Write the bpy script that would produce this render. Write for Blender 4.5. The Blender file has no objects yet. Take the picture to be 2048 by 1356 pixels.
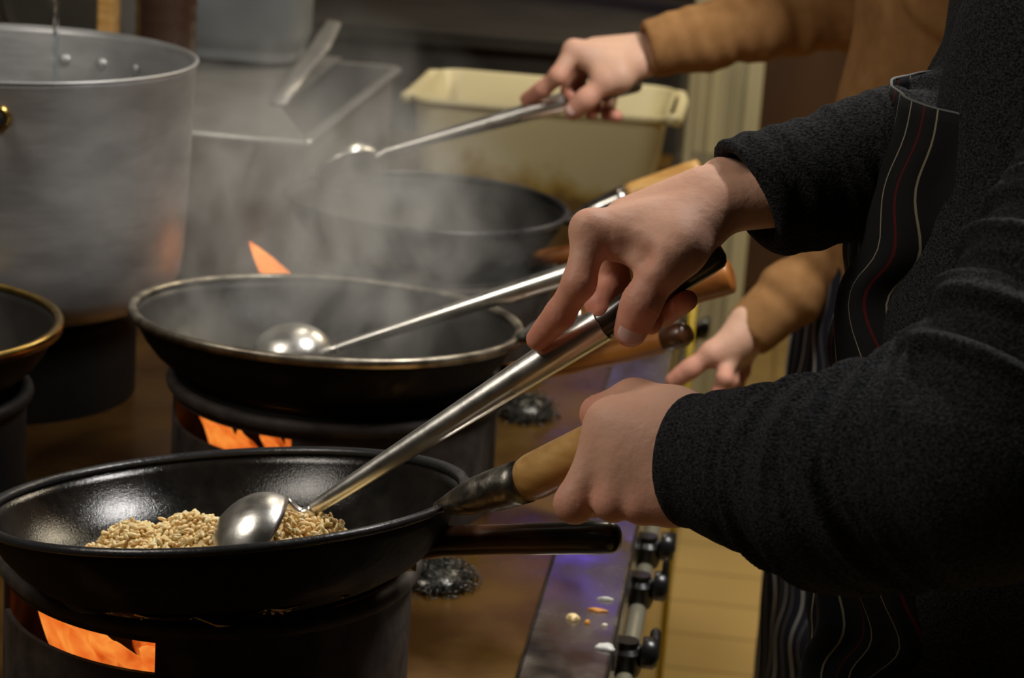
import bpy, bmesh, math, random
import numpy as np
from math import sin, cos, pi, radians, sqrt, atan2
from mathutils import Vector, Matrix

# ------------------------------------------------------------------ camera, world, lights
S = bpy.context.scene
COL = S.collection
F = 4500.0
PITCH, YAW, ROLL = radians(15.07), radians(6.0), radians(4.0)
CAM = np.array([0.0, 0.0, 1.5])
fw = np.array([-sin(YAW)*cos(PITCH), cos(YAW)*cos(PITCH), -sin(PITCH)])
rt0 = np.array([cos(YAW), sin(YAW), 0.0]); up0 = np.cross(rt0, fw)
rt = rt0*cos(ROLL)+up0*sin(ROLL); up = -rt0*sin(ROLL)+up0*cos(ROLL)
def P(x, y, d):
    """world point seen at photo pixel (x, y), d metres along the view axis"""
    return CAM+(fw+rt*(x-1024)/F-up*(y-678)/F)*d
camd = bpy.data.cameras.new('camera'); cam = bpy.data.objects.new('camera', camd); COL.objects.link(cam)
cam.matrix_world = Matrix(((rt[0], up[0], -fw[0], CAM[0]), (rt[1], up[1], -fw[1], CAM[1]), (rt[2], up[2], -fw[2], CAM[2]), (0, 0, 0, 1)))
camd.sensor_width = 36.0; camd.lens = 36.0*F/2048
camd.dof.use_dof = True; camd.dof.focus_distance = 1.50; camd.dof.aperture_fstop = 10.0
camd.clip_start = 0.05
S.camera = cam
w = bpy.data.worlds.new('World'); S.world = w; w.use_nodes = True
w.node_tree.nodes['Background'].inputs[0].default_value = (0.9, 0.85, 0.75, 1)
w.node_tree.nodes['Background'].inputs[1].default_value = 0.003
S.view_settings.view_transform = 'Standard'; S.view_settings.look = 'None'
S.view_settings.exposure = 1.05; S.view_settings.gamma = 1.0; S.view_settings.use_curve_mapping = False
S.cycles.use_denoising = True
S.cycles.volume_step_rate = 1.0; S.cycles.volume_max_steps = 128; S.cycles.volume_bounces = 0
S.cycles.max_bounces = 8
S.cycles.sample_clamp_indirect = 3.0
def area(name, loc, target, sx, sy, power, col):
    l = bpy.data.lights.new(name, 'AREA'); l.shape = 'RECTANGLE'; l.size = sx; l.size_y = sy; l.energy = power; l.color = col
    o = bpy.data.objects.new(name, l); COL.objects.link(o); o.location = loc
    o.rotation_euler = (Vector(target)-Vector(loc)).to_track_quat('-Z', 'Y').to_euler()
    return o
area('ceiling_lamp_near', (-1.25, 1.15, 2.20), (-0.25, 1.75, 1.0), 0.5, 0.6, 6.5, (1.0, 0.92, 0.81))
o = area('ceiling_tube_over_cooks', (0.42, 1.93, 2.40), (0.2, 1.8, 0), 0.08, 0.55, 14.0, (1.0, 0.97, 0.93)); o.rotation_euler = (0, 0, radians(50))
area('ceiling_tube_far', (-0.35, 3.3, 2.45), (-0.35, 3.3, 0), 0.25, 1.0, 3.5, (1.0, 0.88, 0.70))
area('ceiling_lamp_floor', (0.75, 4.3, 2.6), (0.45, 4.2, 0), 0.5, 0.8, 14.0, (1.0, 0.86, 0.62))
def point(name, loc, power, col, r=0.02):
    l = bpy.data.lights.new(name, 'POINT'); l.energy = power; l.color = col; l.shadow_soft_size = r
    o = bpy.data.objects.new(name, l); COL.objects.link(o); o.location = loc
    return o

# ------------------------------------------------------------------ materials
def N(nt, t, **k):
    n = nt.nodes.new(t)
    for a, b in k.items(): setattr(n, a, b)
    return n
def mat(name, col, rough=0.5, metal=0.0, **kw):
    """principled with optional noise colour variation and bump
    kw: col2, nscale, nlo, nhi, stretch(vec), bump, bscale, bstretch, rough2, spec, sss, coat, sheen, coords"""
    m = bpy.data.materials.new(name); m.use_nodes = True; nt = m.node_tree
    b = nt.nodes['Principled BSDF']
    b.inputs['Base Color'].default_value = (*col, 1); b.inputs['Roughness'].default_value = rough; b.inputs['Metallic'].default_value = metal
    if 'spec' in kw: b.inputs['Specular IOR Level'].default_value = kw['spec']
    if 'coat' in kw: b.inputs['Coat Weight'].default_value = kw['coat']; b.inputs['Coat Roughness'].default_value = kw.get('coatr', 0.15)
    if 'sheen' in kw: b.inputs['Sheen Weight'].default_value = kw['sheen']; b.inputs['Sheen Roughness'].default_value = 0.5
    if 'sss' in kw:
        b.inputs['Subsurface Weight'].default_value = kw['sss']; b.inputs['Subsurface Radius'].default_value = (1, 0.35, 0.2); b.inputs['Subsurface Scale'].default_value = 0.003
    tc = N(nt, 'ShaderNodeTexCoord')
    def noise(scale, stretch, detail=4.0):
        mp = N(nt, 'ShaderNodeMapping'); mp.inputs['Scale'].default_value = stretch
        nt.links.new(tc.outputs['Object'], mp.inputs['Vector'])
        n = N(nt, 'ShaderNodeTexNoise'); n.inputs['Scale'].default_value = scale; n.inputs['Detail'].default_value = detail
        nt.links.new(mp.outputs[0], n.inputs['Vector']); return n
    def ramp(n, lo, hi, c1, c2):
        r = N(nt, 'ShaderNodeValToRGB'); r.color_ramp.elements[0].position = lo; r.color_ramp.elements[1].position = hi
        r.color_ramp.elements[0].color = (*c1, 1); r.color_ramp.elements[1].color = (*c2, 1)
        nt.links.new(n.outputs['Fac'], r.inputs['Fac']); return r
    if 'col2' in kw:
        n = noise(kw.get('nscale', 20), kw.get('stretch', (1, 1, 1)), kw.get('detail', 4.0))
        r = ramp(n, kw.get('nlo', 0.35), kw.get('nhi', 0.65), col, kw['col2'])
        nt.links.new(r.outputs[0], b.inputs['Base Color'])
    if 'rough2' in kw:
        n = noise(kw.get('rscale', 30), kw.get('rstretch', (1, 1, 1)))
        r = ramp(n, 0.35, 0.65, (rough,)*3, (kw['rough2'],)*3); nt.links.new(r.outputs[0], b.inputs['Roughness'])
    if 'bump' in kw:
        n = noise(kw.get('bscale', 200), kw.get('bstretch', (1, 1, 1)), kw.get('bdetail', 3.0))
        bp = N(nt, 'ShaderNodeBump'); bp.inputs['Strength'].default_value = kw['bump']; bp.inputs['Distance'].default_value = kw.get('bdist', 0.001)
        nt.links.new(n.outputs['Fac'], bp.inputs['Height']); nt.links.new(bp.outputs[0], b.inputs['Normal'])
    return m
M = {}
M['steel'] = mat('brushed_steel', (0.78, 0.76, 0.71), 0.27, 1.0, rough2=0.38, rscale=60, rstretch=(1, 1, 1), bump=0.08, bscale=300)
M['steel_worn'] = mat('worn_steel', (0.50, 0.46, 0.38), 0.32, 1.0, col2=(0.30, 0.25, 0.17), nscale=30, rough2=0.5)
M['socket'] = mat('scorched_steel', (0.16, 0.15, 0.13), 0.30, 1.0, col2=(0.40, 0.36, 0.30), nscale=70, nlo=0.45, nhi=0.75, rough2=0.5, rscale=90, bump=0.4, bscale=220)
M['socket_bright'] = mat('bright_socket_steel', (0.55, 0.54, 0.52), 0.25, 1.0, col2=(0.25, 0.23, 0.2), nscale=40)
M['iron'] = mat('seasoned_black_iron', (0.005, 0.0045, 0.004), 0.12, 0.0, spec=0.42, rough2=0.17, rscale=300, bump=0.40, bscale=850, bdist=0.0005, col2=(0.012, 0.010, 0.008), nscale=60)
M['iron_dull'] = mat('sooty_black_iron', (0.005, 0.0045, 0.004), 0.55, 0.0, spec=0.14, rough2=0.7, bump=0.5, bscale=180)
M['iron_grey'] = mat('grey_worn_iron', (0.018, 0.016, 0.014), 0.42, 0.0, rough2=0.55, spec=0.35, bump=0.3, bscale=160, col2=(0.02, 0.018, 0.015))
M['lip_worn'] = mat('worn_rim_metal', (0.40, 0.36, 0.28), 0.36, 0.9, col2=(0.12, 0.10, 0.08), nscale=40, rough2=0.45)
M['lip_black'] = mat('oily_black_rim', (0.035, 0.035, 0.037), 0.22, 0.5, bump=0.5, bscale=150, rough2=0.4)
M['brass'] = mat('brass_rim', (0.55, 0.36, 0.08), 0.25, 1.0, col2=(0.3, 0.2, 0.06), nscale=50)
M['ring'] = mat('rusty_burner_ring', (0.055, 0.042, 0.035), 0.62, 0.35, col2=(0.022, 0.016, 0.013), nscale=40, bump=0.6, bscale=120, rough2=0.8)
M['alu'] = mat('scratched_aluminium', (0.50, 0.50, 0.50), 0.42, 0.75, col2=(0.38, 0.38, 0.38), nscale=14, stretch=(1, 1, 2.5), rough2=0.5, rscale=25, rstretch=(1, 1, 8), bump=0.12, bscale=60, bstretch=(1, 1, 12))
M['wood_light'] = mat('light_wood', (0.68, 0.40, 0.13), 0.42, 0, col2=(0.42, 0.20, 0.045), nscale=75, stretch=(0.18, 0.9, 1.4), nlo=0.30, nhi=0.72, bump=0.15, bscale=120, coat=0.3)
M['wood_orange'] = mat('orange_wood', (0.50, 0.19, 0.035), 0.38, 0, col2=(0.20, 0.055, 0.012), nscale=16, stretch=(0.5, 1.4, 1.4), coat=0.2, nlo=0.4, nhi=0.7)
M['wood_burnt'] = mat('burnt_dark_wood', (0.085, 0.030, 0.010), 0.35, 0, col2=(0.010, 0.006, 0.004), nscale=18, stretch=(0.4, 1.2, 1.5), coat=0.4, nlo=0.42, nhi=0.6)
M['wood_dark'] = mat('dark_lacquered_wood', (0.040, 0.030, 0.018), 0.32, 0, col2=(0.075, 0.050, 0.022), nscale=40, nlo=0.5, nhi=0.75, coat=0.3)
M['sweater_dark'] = mat('charcoal_heather_knit', (0.004, 0.004, 0.005), 0.95, 0, col2=(0.062, 0.063, 0.066), nscale=560, stretch=(0.8, 0.8, 1.4), nlo=0.36, nhi=0.88, bump=0.6, bscale=620, bdist=0.002, spec=0.1, detail=6)
M['sweater_tan'] = mat('tan_jersey', (0.30, 0.155, 0.060), 0.9, 0, col2=(0.25, 0.125, 0.045), nscale=60, bump=0.3, bscale=900, spec=0.1)
M['steel_counter'] = mat('grimy_brown_steel', (0.19, 0.098, 0.018), 0.20, 0.65, col2=(0.10, 0.042, 0.008), nscale=7, rough2=0.42, rscale=9, bump=0.1, bscale=18)
M['steel_strip'] = mat('wet_steel_edge', (0.36, 0.34, 0.33), 0.13, 0.95, col2=(0.24, 0.215, 0.19), nscale=16, rough2=0.30, rscale=24, bump=0.12, bscale=30, stretch=(2, 0.6, 1))
M['steel_front'] = mat('steel_front', (0.50, 0.44, 0.32), 0.22, 1.0, rough2=0.35, rscale=10)
M['steel_grey'] = mat('dull_grey_steel', (0.36, 0.35, 0.33), 0.42, 0.7, col2=(0.27, 0.26, 0.25), nscale=10)
M['steel_dark'] = mat('dark_greasy_steel', (0.030, 0.025, 0.016), 0.7, 0.0, col2=(0.020, 0.016, 0.010), nscale=8)
M['cream'] = mat('cream_plastic', (0.66, 0.60, 0.42), 0.45, 0, sss=0.1)
M['pillar'] = mat('cream_painted_metal', (0.58, 0.52, 0.32), 0.4, 0, col2=(0.48, 0.42, 0.24), nscale=3, stretch=(1, 1, 0.2))
M['pipe'] = mat('dull_gas_pipe', (0.36, 0.33, 0.24), 0.35, 0.5)
M['yellow'] = mat('yellow_paint', (0.75, 0.50, 0.02), 0.4, 0)
M['black_plastic'] = mat('black_plastic', (0.012, 0.011, 0.010), 0.3, 0)
M['grey_plastic'] = mat('grey_translucent_plastic', (0.22, 0.235, 0.24), 0.5, 0, col2=(0.18, 0.19, 0.19), nscale=8)
M['brown_plastic'] = mat('dark_brown_glaze', (0.055, 0.028, 0.018), 0.25, 0)
M['wall'] = mat('dark_greasy_wall', (0.028, 0.024, 0.018), 0.6, 0, col2=(0.035, 0.028, 0.018), nscale=4)
M['wall_r'] = mat('brown_wall', (0.12, 0.08, 0.04), 0.6, 0)
M['water'] = mat('water', (0.9, 0.95, 1.0), 0.03, 0); M['water'].node_tree.nodes['Principled BSDF'].inputs['Transmission Weight'].default_value = 1.0; M['water'].node_tree.nodes['Principled BSDF'].inputs['IOR'].default_value = 1.33
M['nail'] = mat('fingernail', (0.66, 0.42, 0.36), 0.28, 0, sss=0.1)
M['hair'] = mat('black_hair', (0.012, 0.010, 0.009), 0.45, 0, bump=0.5, bscale=200, bstretch=(1, 1, 0.1))
M['trousers'] = mat('black_trousers', (0.015, 0.015, 0.018), 0.9, 0)
M['shoe'] = mat('black_leather', (0.012, 0.012, 0.012), 0.4, 0)
M['rice'] = mat('fried_rice', (0.95, 0.76, 0.42), 0.36, 0, sss=0.3, col2=(0.82, 0.58, 0.26), nscale=120)
M['rice_white'] = mat('rice_grain', (0.72, 0.66, 0.54), 0.4, 0, sss=0.2)
M['paste'] = mat('white_paste', (0.66, 0.66, 0.62), 0.45, 0)
M['carrot'] = mat('orange_crumb', (0.62, 0.26, 0.04), 0.45, 0)

def skin_mat(name, c1, c2, flush):
    m = mat(name, c1, 0.56, 0, sss=0.12, spec=0.38)
    nt = m.node_tree; b = nt.nodes['Principled BSDF']
    tc = nt.nodes['Texture Coordinate']
    n = N(nt, 'ShaderNodeTexNoise'); n.inputs['Scale'].default_value = 45; n.inputs['Detail'].default_value = 5
    nt.links.new(tc.outputs['Object'], n.inputs['Vector'])
    r = N(nt, 'ShaderNodeValToRGB'); r.color_ramp.elements[0].position = 0.35; r.color_ramp.elements[1].position = 0.7
    r.color_ramp.elements[0].color = (*c1, 1); r.color_ramp.elements[1].color = (*c2, 1); nt.links.new(n.outputs['Fac'], r.inputs['Fac'])
    at = N(nt, 'ShaderNodeAttribute', attribute_name='flush')
    mx = N(nt, 'ShaderNodeMix', data_type='RGBA'); nt.links.new(at.outputs['Fac'], mx.inputs[0]); nt.links.new(r.outputs[0], mx.inputs[6]); mx.inputs[7].default_value = (*flush, 1)
    nt.links.new(mx.outputs[2], b.inputs['Base Color'])
    # fine skin creases: ridged voronoi + noise
    v = N(nt, 'ShaderNodeTexVoronoi', feature='DISTANCE_TO_EDGE'); v.inputs['Scale'].default_value = 620
    n2 = N(nt, 'ShaderNodeTexNoise'); n2.inputs['Scale'].default_value = 170; n2.inputs['Detail'].default_value = 6
    nt.links.new(tc.outputs['Object'], v.inputs['Vector']); nt.links.new(tc.outputs['Object'], n2.inputs['Vector'])
    b1 = N(nt, 'ShaderNodeBump'); b1.inputs['Strength'].default_value = 0.10; b1.inputs['Distance'].default_value = 0.0006; nt.links.new(v.outputs['Distance'], b1.inputs['Height'])
    b2 = N(nt, 'ShaderNodeBump'); b2.inputs['Strength'].default_value = 0.5; b2.inputs['Distance'].default_value = 0.0012; nt.links.new(n2.outputs['Fac'], b2.inputs['Height']); nt.links.new(b1.outputs[0], b2.inputs['Normal'])
    nt.links.new(b2.outputs[0], b.inputs['Normal'])
    return m
M['skin1'] = skin_mat('skin_of_front_cook', (0.66, 0.360, 0.245), (0.71, 0.410, 0.290), (0.68, 0.235, 0.160))
M['skin2'] = skin_mat('skin_of_far_cook', (0.58, 0.34, 0.23), (0.60, 0.37, 0.26), (0.60, 0.22, 0.15))

def stripes_mat(name, base, specs):
    m = mat(name, base, 0.85, 0, spec=0.15); nt = m.node_tree; b = nt.nodes['Principled BSDF']
    uv = N(nt, 'ShaderNodeUVMap'); sp = N(nt, 'ShaderNodeSeparateXYZ'); nt.links.new(uv.outputs[0], sp.inputs[0])
    cur = None
    for (period, off, width, c) in specs:
        a = N(nt, 'ShaderNodeMath', operation='ADD'); nt.links.new(sp.outputs[0], a.inputs[0]); a.inputs[1].default_value = off+50*period
        mo = N(nt, 'ShaderNodeMath', operation='MODULO'); nt.links.new(a.outputs[0], mo.inputs[0]); mo.inputs[1].default_value = period
        lt = N(nt, 'ShaderNodeMath', operation='LESS_THAN'); nt.links.new(mo.outputs[0], lt.inputs[0]); lt.inputs[1].default_value = width
        mx = N(nt, 'ShaderNodeMix', data_type='RGBA'); nt.links.new(lt.outputs[0], mx.inputs[0])
        if cur is None: mx.inputs[6].default_value = (*base, 1)
        else: nt.links.new(cur, mx.inputs[6])
        mx.inputs[7].default_value = (*c, 1); cur = mx.outputs[2]
    nt.links.new(cur, b.inputs['Base Color'])
    return m
M['apron1'] = stripes_mat('black_pinstripe_cloth', (0.008, 0.008, 0.009), [(0.032, 0.0, 0.0015, (0.22, 0.19, 0.125)), (0.064, 0.018, 0.0020, (0.075, 0.006, 0.005))])
M['apron2'] = stripes_mat('navy_stripe_cloth', (0.020, 0.021, 0.034), [(0.036, 0.0, 0.0038, (0.50, 0.50, 0.50)), (0.036, 0.016, 0.0016, (0.22, 0.22, 0.24))])

def tile_mat():
    m = mat('ochre_floor_tile', (0.50, 0.34, 0.12), 0.38, 0); nt = m.node_tree; b = nt.nodes['Principled BSDF']
    tc = nt.nodes['Texture Coordinate']; mp = N(nt, 'ShaderNodeMapping'); mp.inputs['Location'].default_value = (0.087, 0.03, 0)
    nt.links.new(tc.outputs['Object'], mp.inputs['Vector'])
    br = N(nt, 'ShaderNodeTexBrick'); br.offset = 0.0; br.inputs['Scale'].default_value = 1.0
    br.inputs['Brick Width'].default_value = 0.175; br.inputs['Row Height'].default_value = 0.155; br.inputs['Mortar Size'].default_value = 0.005; br.inputs['Mortar Smooth'].default_value = 0.6
    br.inputs['Color1'].default_value = (0.52, 0.36, 0.13, 1); br.inputs['Color2'].default_value = (0.48, 0.325, 0.115, 1); br.inputs['Mortar'].default_value = (0.27, 0.17, 0.05, 1)
    nt.links.new(mp.outputs[0], br.inputs['Vector']); nt.links.new(br.outputs['Color'], b.inputs['Base Color'])
    return m
M['tile'] = tile_mat()

def tub_mat():
    m = mat('stained_cream_plastic', (0.60, 0.52, 0.28), 0.42, 0, sss=0.1); nt = m.node_tree; b = nt.nodes['Principled BSDF']
    tc = nt.nodes['Texture Coordinate']; sp = N(nt, 'ShaderNodeSeparateXYZ'); nt.links.new(tc.outputs['Object'], sp.inputs[0])
    n = N(nt, 'ShaderNodeTexNoise'); n.inputs['Scale'].default_value = 11; n.inputs['Detail'].default_value = 3; nt.links.new(tc.outputs['Object'], n.inputs['Vector'])
    mul = N(nt, 'ShaderNodeMath', operation='MULTIPLY_ADD'); nt.links.new(n.outputs['Fac'], mul.inputs[0]); mul.inputs[1].default_value = -0.17; nt.links.new(sp.outputs['Z'], mul.inputs[2])
    r = N(nt, 'ShaderNodeValToRGB'); sb = N(nt, 'ShaderNodeMath', operation='SUBTRACT'); nt.links.new(mul.outputs[0], sb.inputs[0]); sb.inputs[1].default_value = 0.772; nt.links.new(sb.outputs[0], r.inputs['Fac'])
    e = r.color_ramp.elements; e[0].position = 0.0; e[0].color = (0.20, 0.12, 0.035, 1); e[1].position = 0.045; e[1].color = (0.62, 0.54, 0.30, 1)
    x = e.new(0.018); x.color = (0.42, 0.29, 0.07, 1)
    nt.links.new(r.outputs[0], b.inputs['Base Color']); return m
M['tub'] = tub_mat()

def flame_mat(name, strength, c1=(1.0, 0.30, 0.045), c2=(1.0, 0.12, 0.012), lo=0.34):
    m = bpy.data.materials.new(name); m.use_nodes = True; nt = m.node_tree; nt.nodes.clear()
    out = N(nt, 'ShaderNodeOutputMaterial'); em = N(nt, 'ShaderNodeEmission'); tr = N(nt, 'ShaderNodeBsdfTransparent'); mx = N(nt, 'ShaderNodeMixShader')
    tc = N(nt, 'ShaderNodeTexCoord'); n = N(nt, 'ShaderNodeTexNoise'); n.inputs['Scale'].default_value = 38; n.inputs['Detail'].default_value = 2
    nt.links.new(tc.outputs['Object'], n.inputs['Vector'])
    r = N(nt, 'ShaderNodeValToRGB'); r.color_ramp.elements[0].position = lo-0.06; r.color_ramp.elements[1].position = lo+0.22; nt.links.new(n.outputs['Fac'], r.inputs['Fac'])
    r.color_ramp.elements[0].color = (0.18, 0.18, 0.18, 1)
    c = N(nt, 'ShaderNodeValToRGB'); c.color_ramp.elements[0].position = 0.35; c.color_ramp.elements[1].position = 0.65
    c.color_ramp.elements[0].color = (*c2, 1); c.color_ramp.elements[1].color = (*c1, 1); nt.links.new(n.outputs['Fac'], c.inputs['Fac'])
    nt.links.new(c.outputs[0], em.inputs[0]); em.inputs[1].default_value = strength
    nt.links.new(r.outputs[0], mx.inputs[0]); nt.links.new(tr.outputs[0], mx.inputs[1]); nt.links.new(em.outputs[0], mx.inputs[2]); nt.links.new(mx.outputs[0], out.inputs[0])
    return m
M['flame'] = flame_mat('orange_flame', 0.46, c2=(0.75, 0.07, 0.004), lo=0.40)
M['flame_hot'] = flame_mat('bright_orange_flame', 1.3, c1=(1.0, 0.36, 0.07), c2=(1.0, 0.20, 0.03), lo=0.36)

def steam_mat(name, dens, scale, lo, hi, seed):
    m = bpy.data.materials.new(name); m.use_nodes = True; nt = m.node_tree; nt.nodes.clear()
    out = N(nt, 'ShaderNodeOutputMaterial'); v = N(nt, 'ShaderNodeVolumePrincipled'); v.inputs['Color'].default_value = (0.95, 0.93, 0.88, 1); v.inputs['Anisotropy'].default_value = 0.0
    tc = N(nt, 'ShaderNodeTexCoord'); mp = N(nt, 'ShaderNodeMapping'); mp.inputs['Location'].default_value = (seed, seed*2, 0); mp.inputs['Scale'].default_value = (1, 1, 0.75)
    nt.links.new(tc.outputs['Object'], mp.inputs['Vector'])
    n = N(nt, 'ShaderNodeTexNoise'); n.inputs['Scale'].default_value = scale; n.inputs['Detail'].default_value = 3.5; n.inputs['Distortion'].default_value = 0.8
    nt.links.new(mp.outputs[0], n.inputs['Vector'])
    r = N(nt, 'ShaderNodeMapRange'); r.inputs['From Min'].default_value = lo; r.inputs['From Max'].default_value = hi; nt.links.new(n.outputs['Fac'], r.inputs['Value'])
    # soft ellipsoidal falloff in generated coordinates
    g = N(nt, 'ShaderNodeVectorMath', operation='SUBTRACT'); nt.links.new(tc.outputs['Generated'], g.inputs[0]); g.inputs[1].default_value = (0.5, 0.5, 0.42)
    ln = N(nt, 'ShaderNodeVectorMath', operation='LENGTH'); nt.links.new(g.outputs[0], ln.inputs[0])
    f = N(nt, 'ShaderNodeMapRange'); f.inputs['From Min'].default_value = 0.5; f.inputs['From Max'].default_value = 0.12; nt.links.new(ln.outputs['Value'], f.inputs['Value'])
    mu = N(nt, 'ShaderNodeMath', operation='MULTIPLY'); nt.links.new(r.outputs[0], mu.inputs[0]); nt.links.new(f.outputs[0], mu.inputs[1])
    m2 = N(nt, 'ShaderNodeMath', operation='MULTIPLY'); nt.links.new(mu.outputs[0], m2.inputs[0]); m2.inputs[1].default_value = dens
    nt.links.new(m2.outputs[0], v.inputs['Density']); nt.links.new(v.outputs[0], out.inputs['Volume'])
    return m

# ------------------------------------------------------------------ object helpers
def mesh_obj(name, verts, faces, m, parent=None, smooth=True, uvs=None, loc=None):
    me = bpy.data.meshes.new(name); me.from_pydata([tuple(map(float, v)) for v in verts], [], [tuple(int(i) for i in f) for f in faces]); me.update()
    if smooth: me.polygons.foreach_set('use_smooth', [True]*len(me.polygons))
    if uvs is not None:
        l = me.uv_layers.new(name='UVMap')
        for lp in me.loops: l.data[lp.index].uv = uvs[lp.vertex_index]
    o = bpy.data.objects.new(name, me); COL.objects.link(o)
    if m is not None: me.materials.append(m)
    if parent is not None: o.parent = parent
    return o
def tag(o, label=None, cat=None, group=None, kind=None):
    if label: o['label'] = label
    if cat: o['category'] = cat
    if group: o['group'] = group
    if kind: o['kind'] = kind
    return o
def thing(name, label, cat, group=None, loc=(0, 0, 0)):
    o = bpy.data.objects.new(name, None); COL.objects.link(o); o.empty_display_size = 0.05; o.location = loc
    return tag(o, label, cat, group)
def fix_parent(o, parent):          # children are modelled in world space
    o.parent = parent; o.matrix_parent_inverse = Matrix.Translation(parent.location).inverted(); return o
def part(name, vf, m, parent=None, smooth=True, sharp=None, uvs=None):
    o = mesh_obj(name, vf[0], vf[1], m, None, smooth, uvs)
    if parent is not None: fix_parent(o, parent)
    if sharp: o.modifiers.new('edges', 'EDGE_SPLIT').split_angle = radians(sharp)
    return o
class MB:
    def __init__(s): s.v = []; s.f = []
    def add(s, vf):
        k = len(s.v); s.v += [tuple(p) for p in vf[0]]; s.f += [tuple(i+k for i in f) for f in vf[1]]; return s
    @property
    def vf(s): return s.v, s.f
def frame(axis):
    a = np.array(axis, float); a /= np.linalg.norm(a)
    h = np.array([0, 0, 1.0]) if abs(a[2]) < 0.9 else np.array([1.0, 0, 0])
    u = np.cross(h, a); u /= np.linalg.norm(u); return u, np.cross(a, u), a
def lathe(prof, n=64, origin=(0, 0, 0), u=(1, 0, 0), v=(0, 1, 0), a=(0, 0, 1), closed=False):
    """prof: (radius, height) list revolved about axis a"""
    o = np.array(origin, float); u, v, a = (np.array(k, float) for k in (u, v, a))
    V, Fc = [], []; idx = []
    for r, h in prof:
        if r < 1e-7: idx.append([len(V)]*n); V.append(o+a*h)
        else:
            idx.append(list(range(len(V), len(V)+n)))
            for i in range(n):
                t = 2*pi*i/n; V.append(o+(u*cos(t)+v*sin(t))*r+a*h)
    m = len(prof); rng = range(m if closed else m-1)
    for k in rng:
        A, B = idx[k], idx[(k+1) % m]
        for i in range(n):
            j = (i+1) % n; q = []
            for x in (A[i], A[j], B[j], B[i]):
                if x not in q: q.append(x)
            if len(q) > 2: Fc.append(tuple(q))
    return V, Fc
def sweep(pts, radii, n=24, caps=True, squash=1.0, side=None):
    pts = [np.array(p, float) for p in pts]; V, Fc = [], []
    prev = None
    for i, p in enumerate(pts):
        t = pts[min(i+1, len(pts)-1)]-pts[max(i-1, 0)]; t /= np.linalg.norm(t)
        if prev is None:
            u, v, _ = frame(t) if side is None else (np.array(side, float), None, None)
            u = u-t*(u@t); u /= np.linalg.norm(u)
        else:
            u = prev-t*(prev@t); u /= np.linalg.norm(u)
        prev = u; v = np.cross(t, u); r = radii[i] if hasattr(radii, '__len__') else radii
        for k in range(n):
            a = 2*pi*k/n; V.append(p+u*cos(a)*r+v*sin(a)*r*squash)
        if i:
            b = (i-1)*n
            for k in range(n):
                j = (k+1) % n; Fc.append((b+k, b+j, b+n+j, b+n+k))
    if caps:
        Fc.append(tuple(range(n))[::-1]); Fc.append(tuple(range(len(V)-n, len(V))))
    return V, Fc
def box(x0, x1, y0, y1, z0, z1):
    V = [(x, y, z) for z in (z0, z1) for y in (y0, y1) for x in (x0, x1)]
    return V, [(0, 2, 3, 1), (4, 5, 7, 6), (0, 1, 5, 4), (2, 6, 7, 3), (0, 4, 6, 2), (1, 3, 7, 5)]
def bbox_obj(name, b, m, parent=None, bevel=0.004):
    o = part(name, box(*b), m, parent, smooth=False)
    if bevel:
        md = o.modifiers.new('bevel', 'BEVEL'); md.width = bevel; md.segments = 3
    return o
def arc(p0, p1, p2, n=12):   # quadratic bezier
    p0, p1, p2 = (np.array(p, float) for p in (p0, p1, p2))
    return [p0*(1-t)**2+2*p1*t*(1-t)+p2*t*t for t in np.linspace(0, 1, n)]

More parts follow.
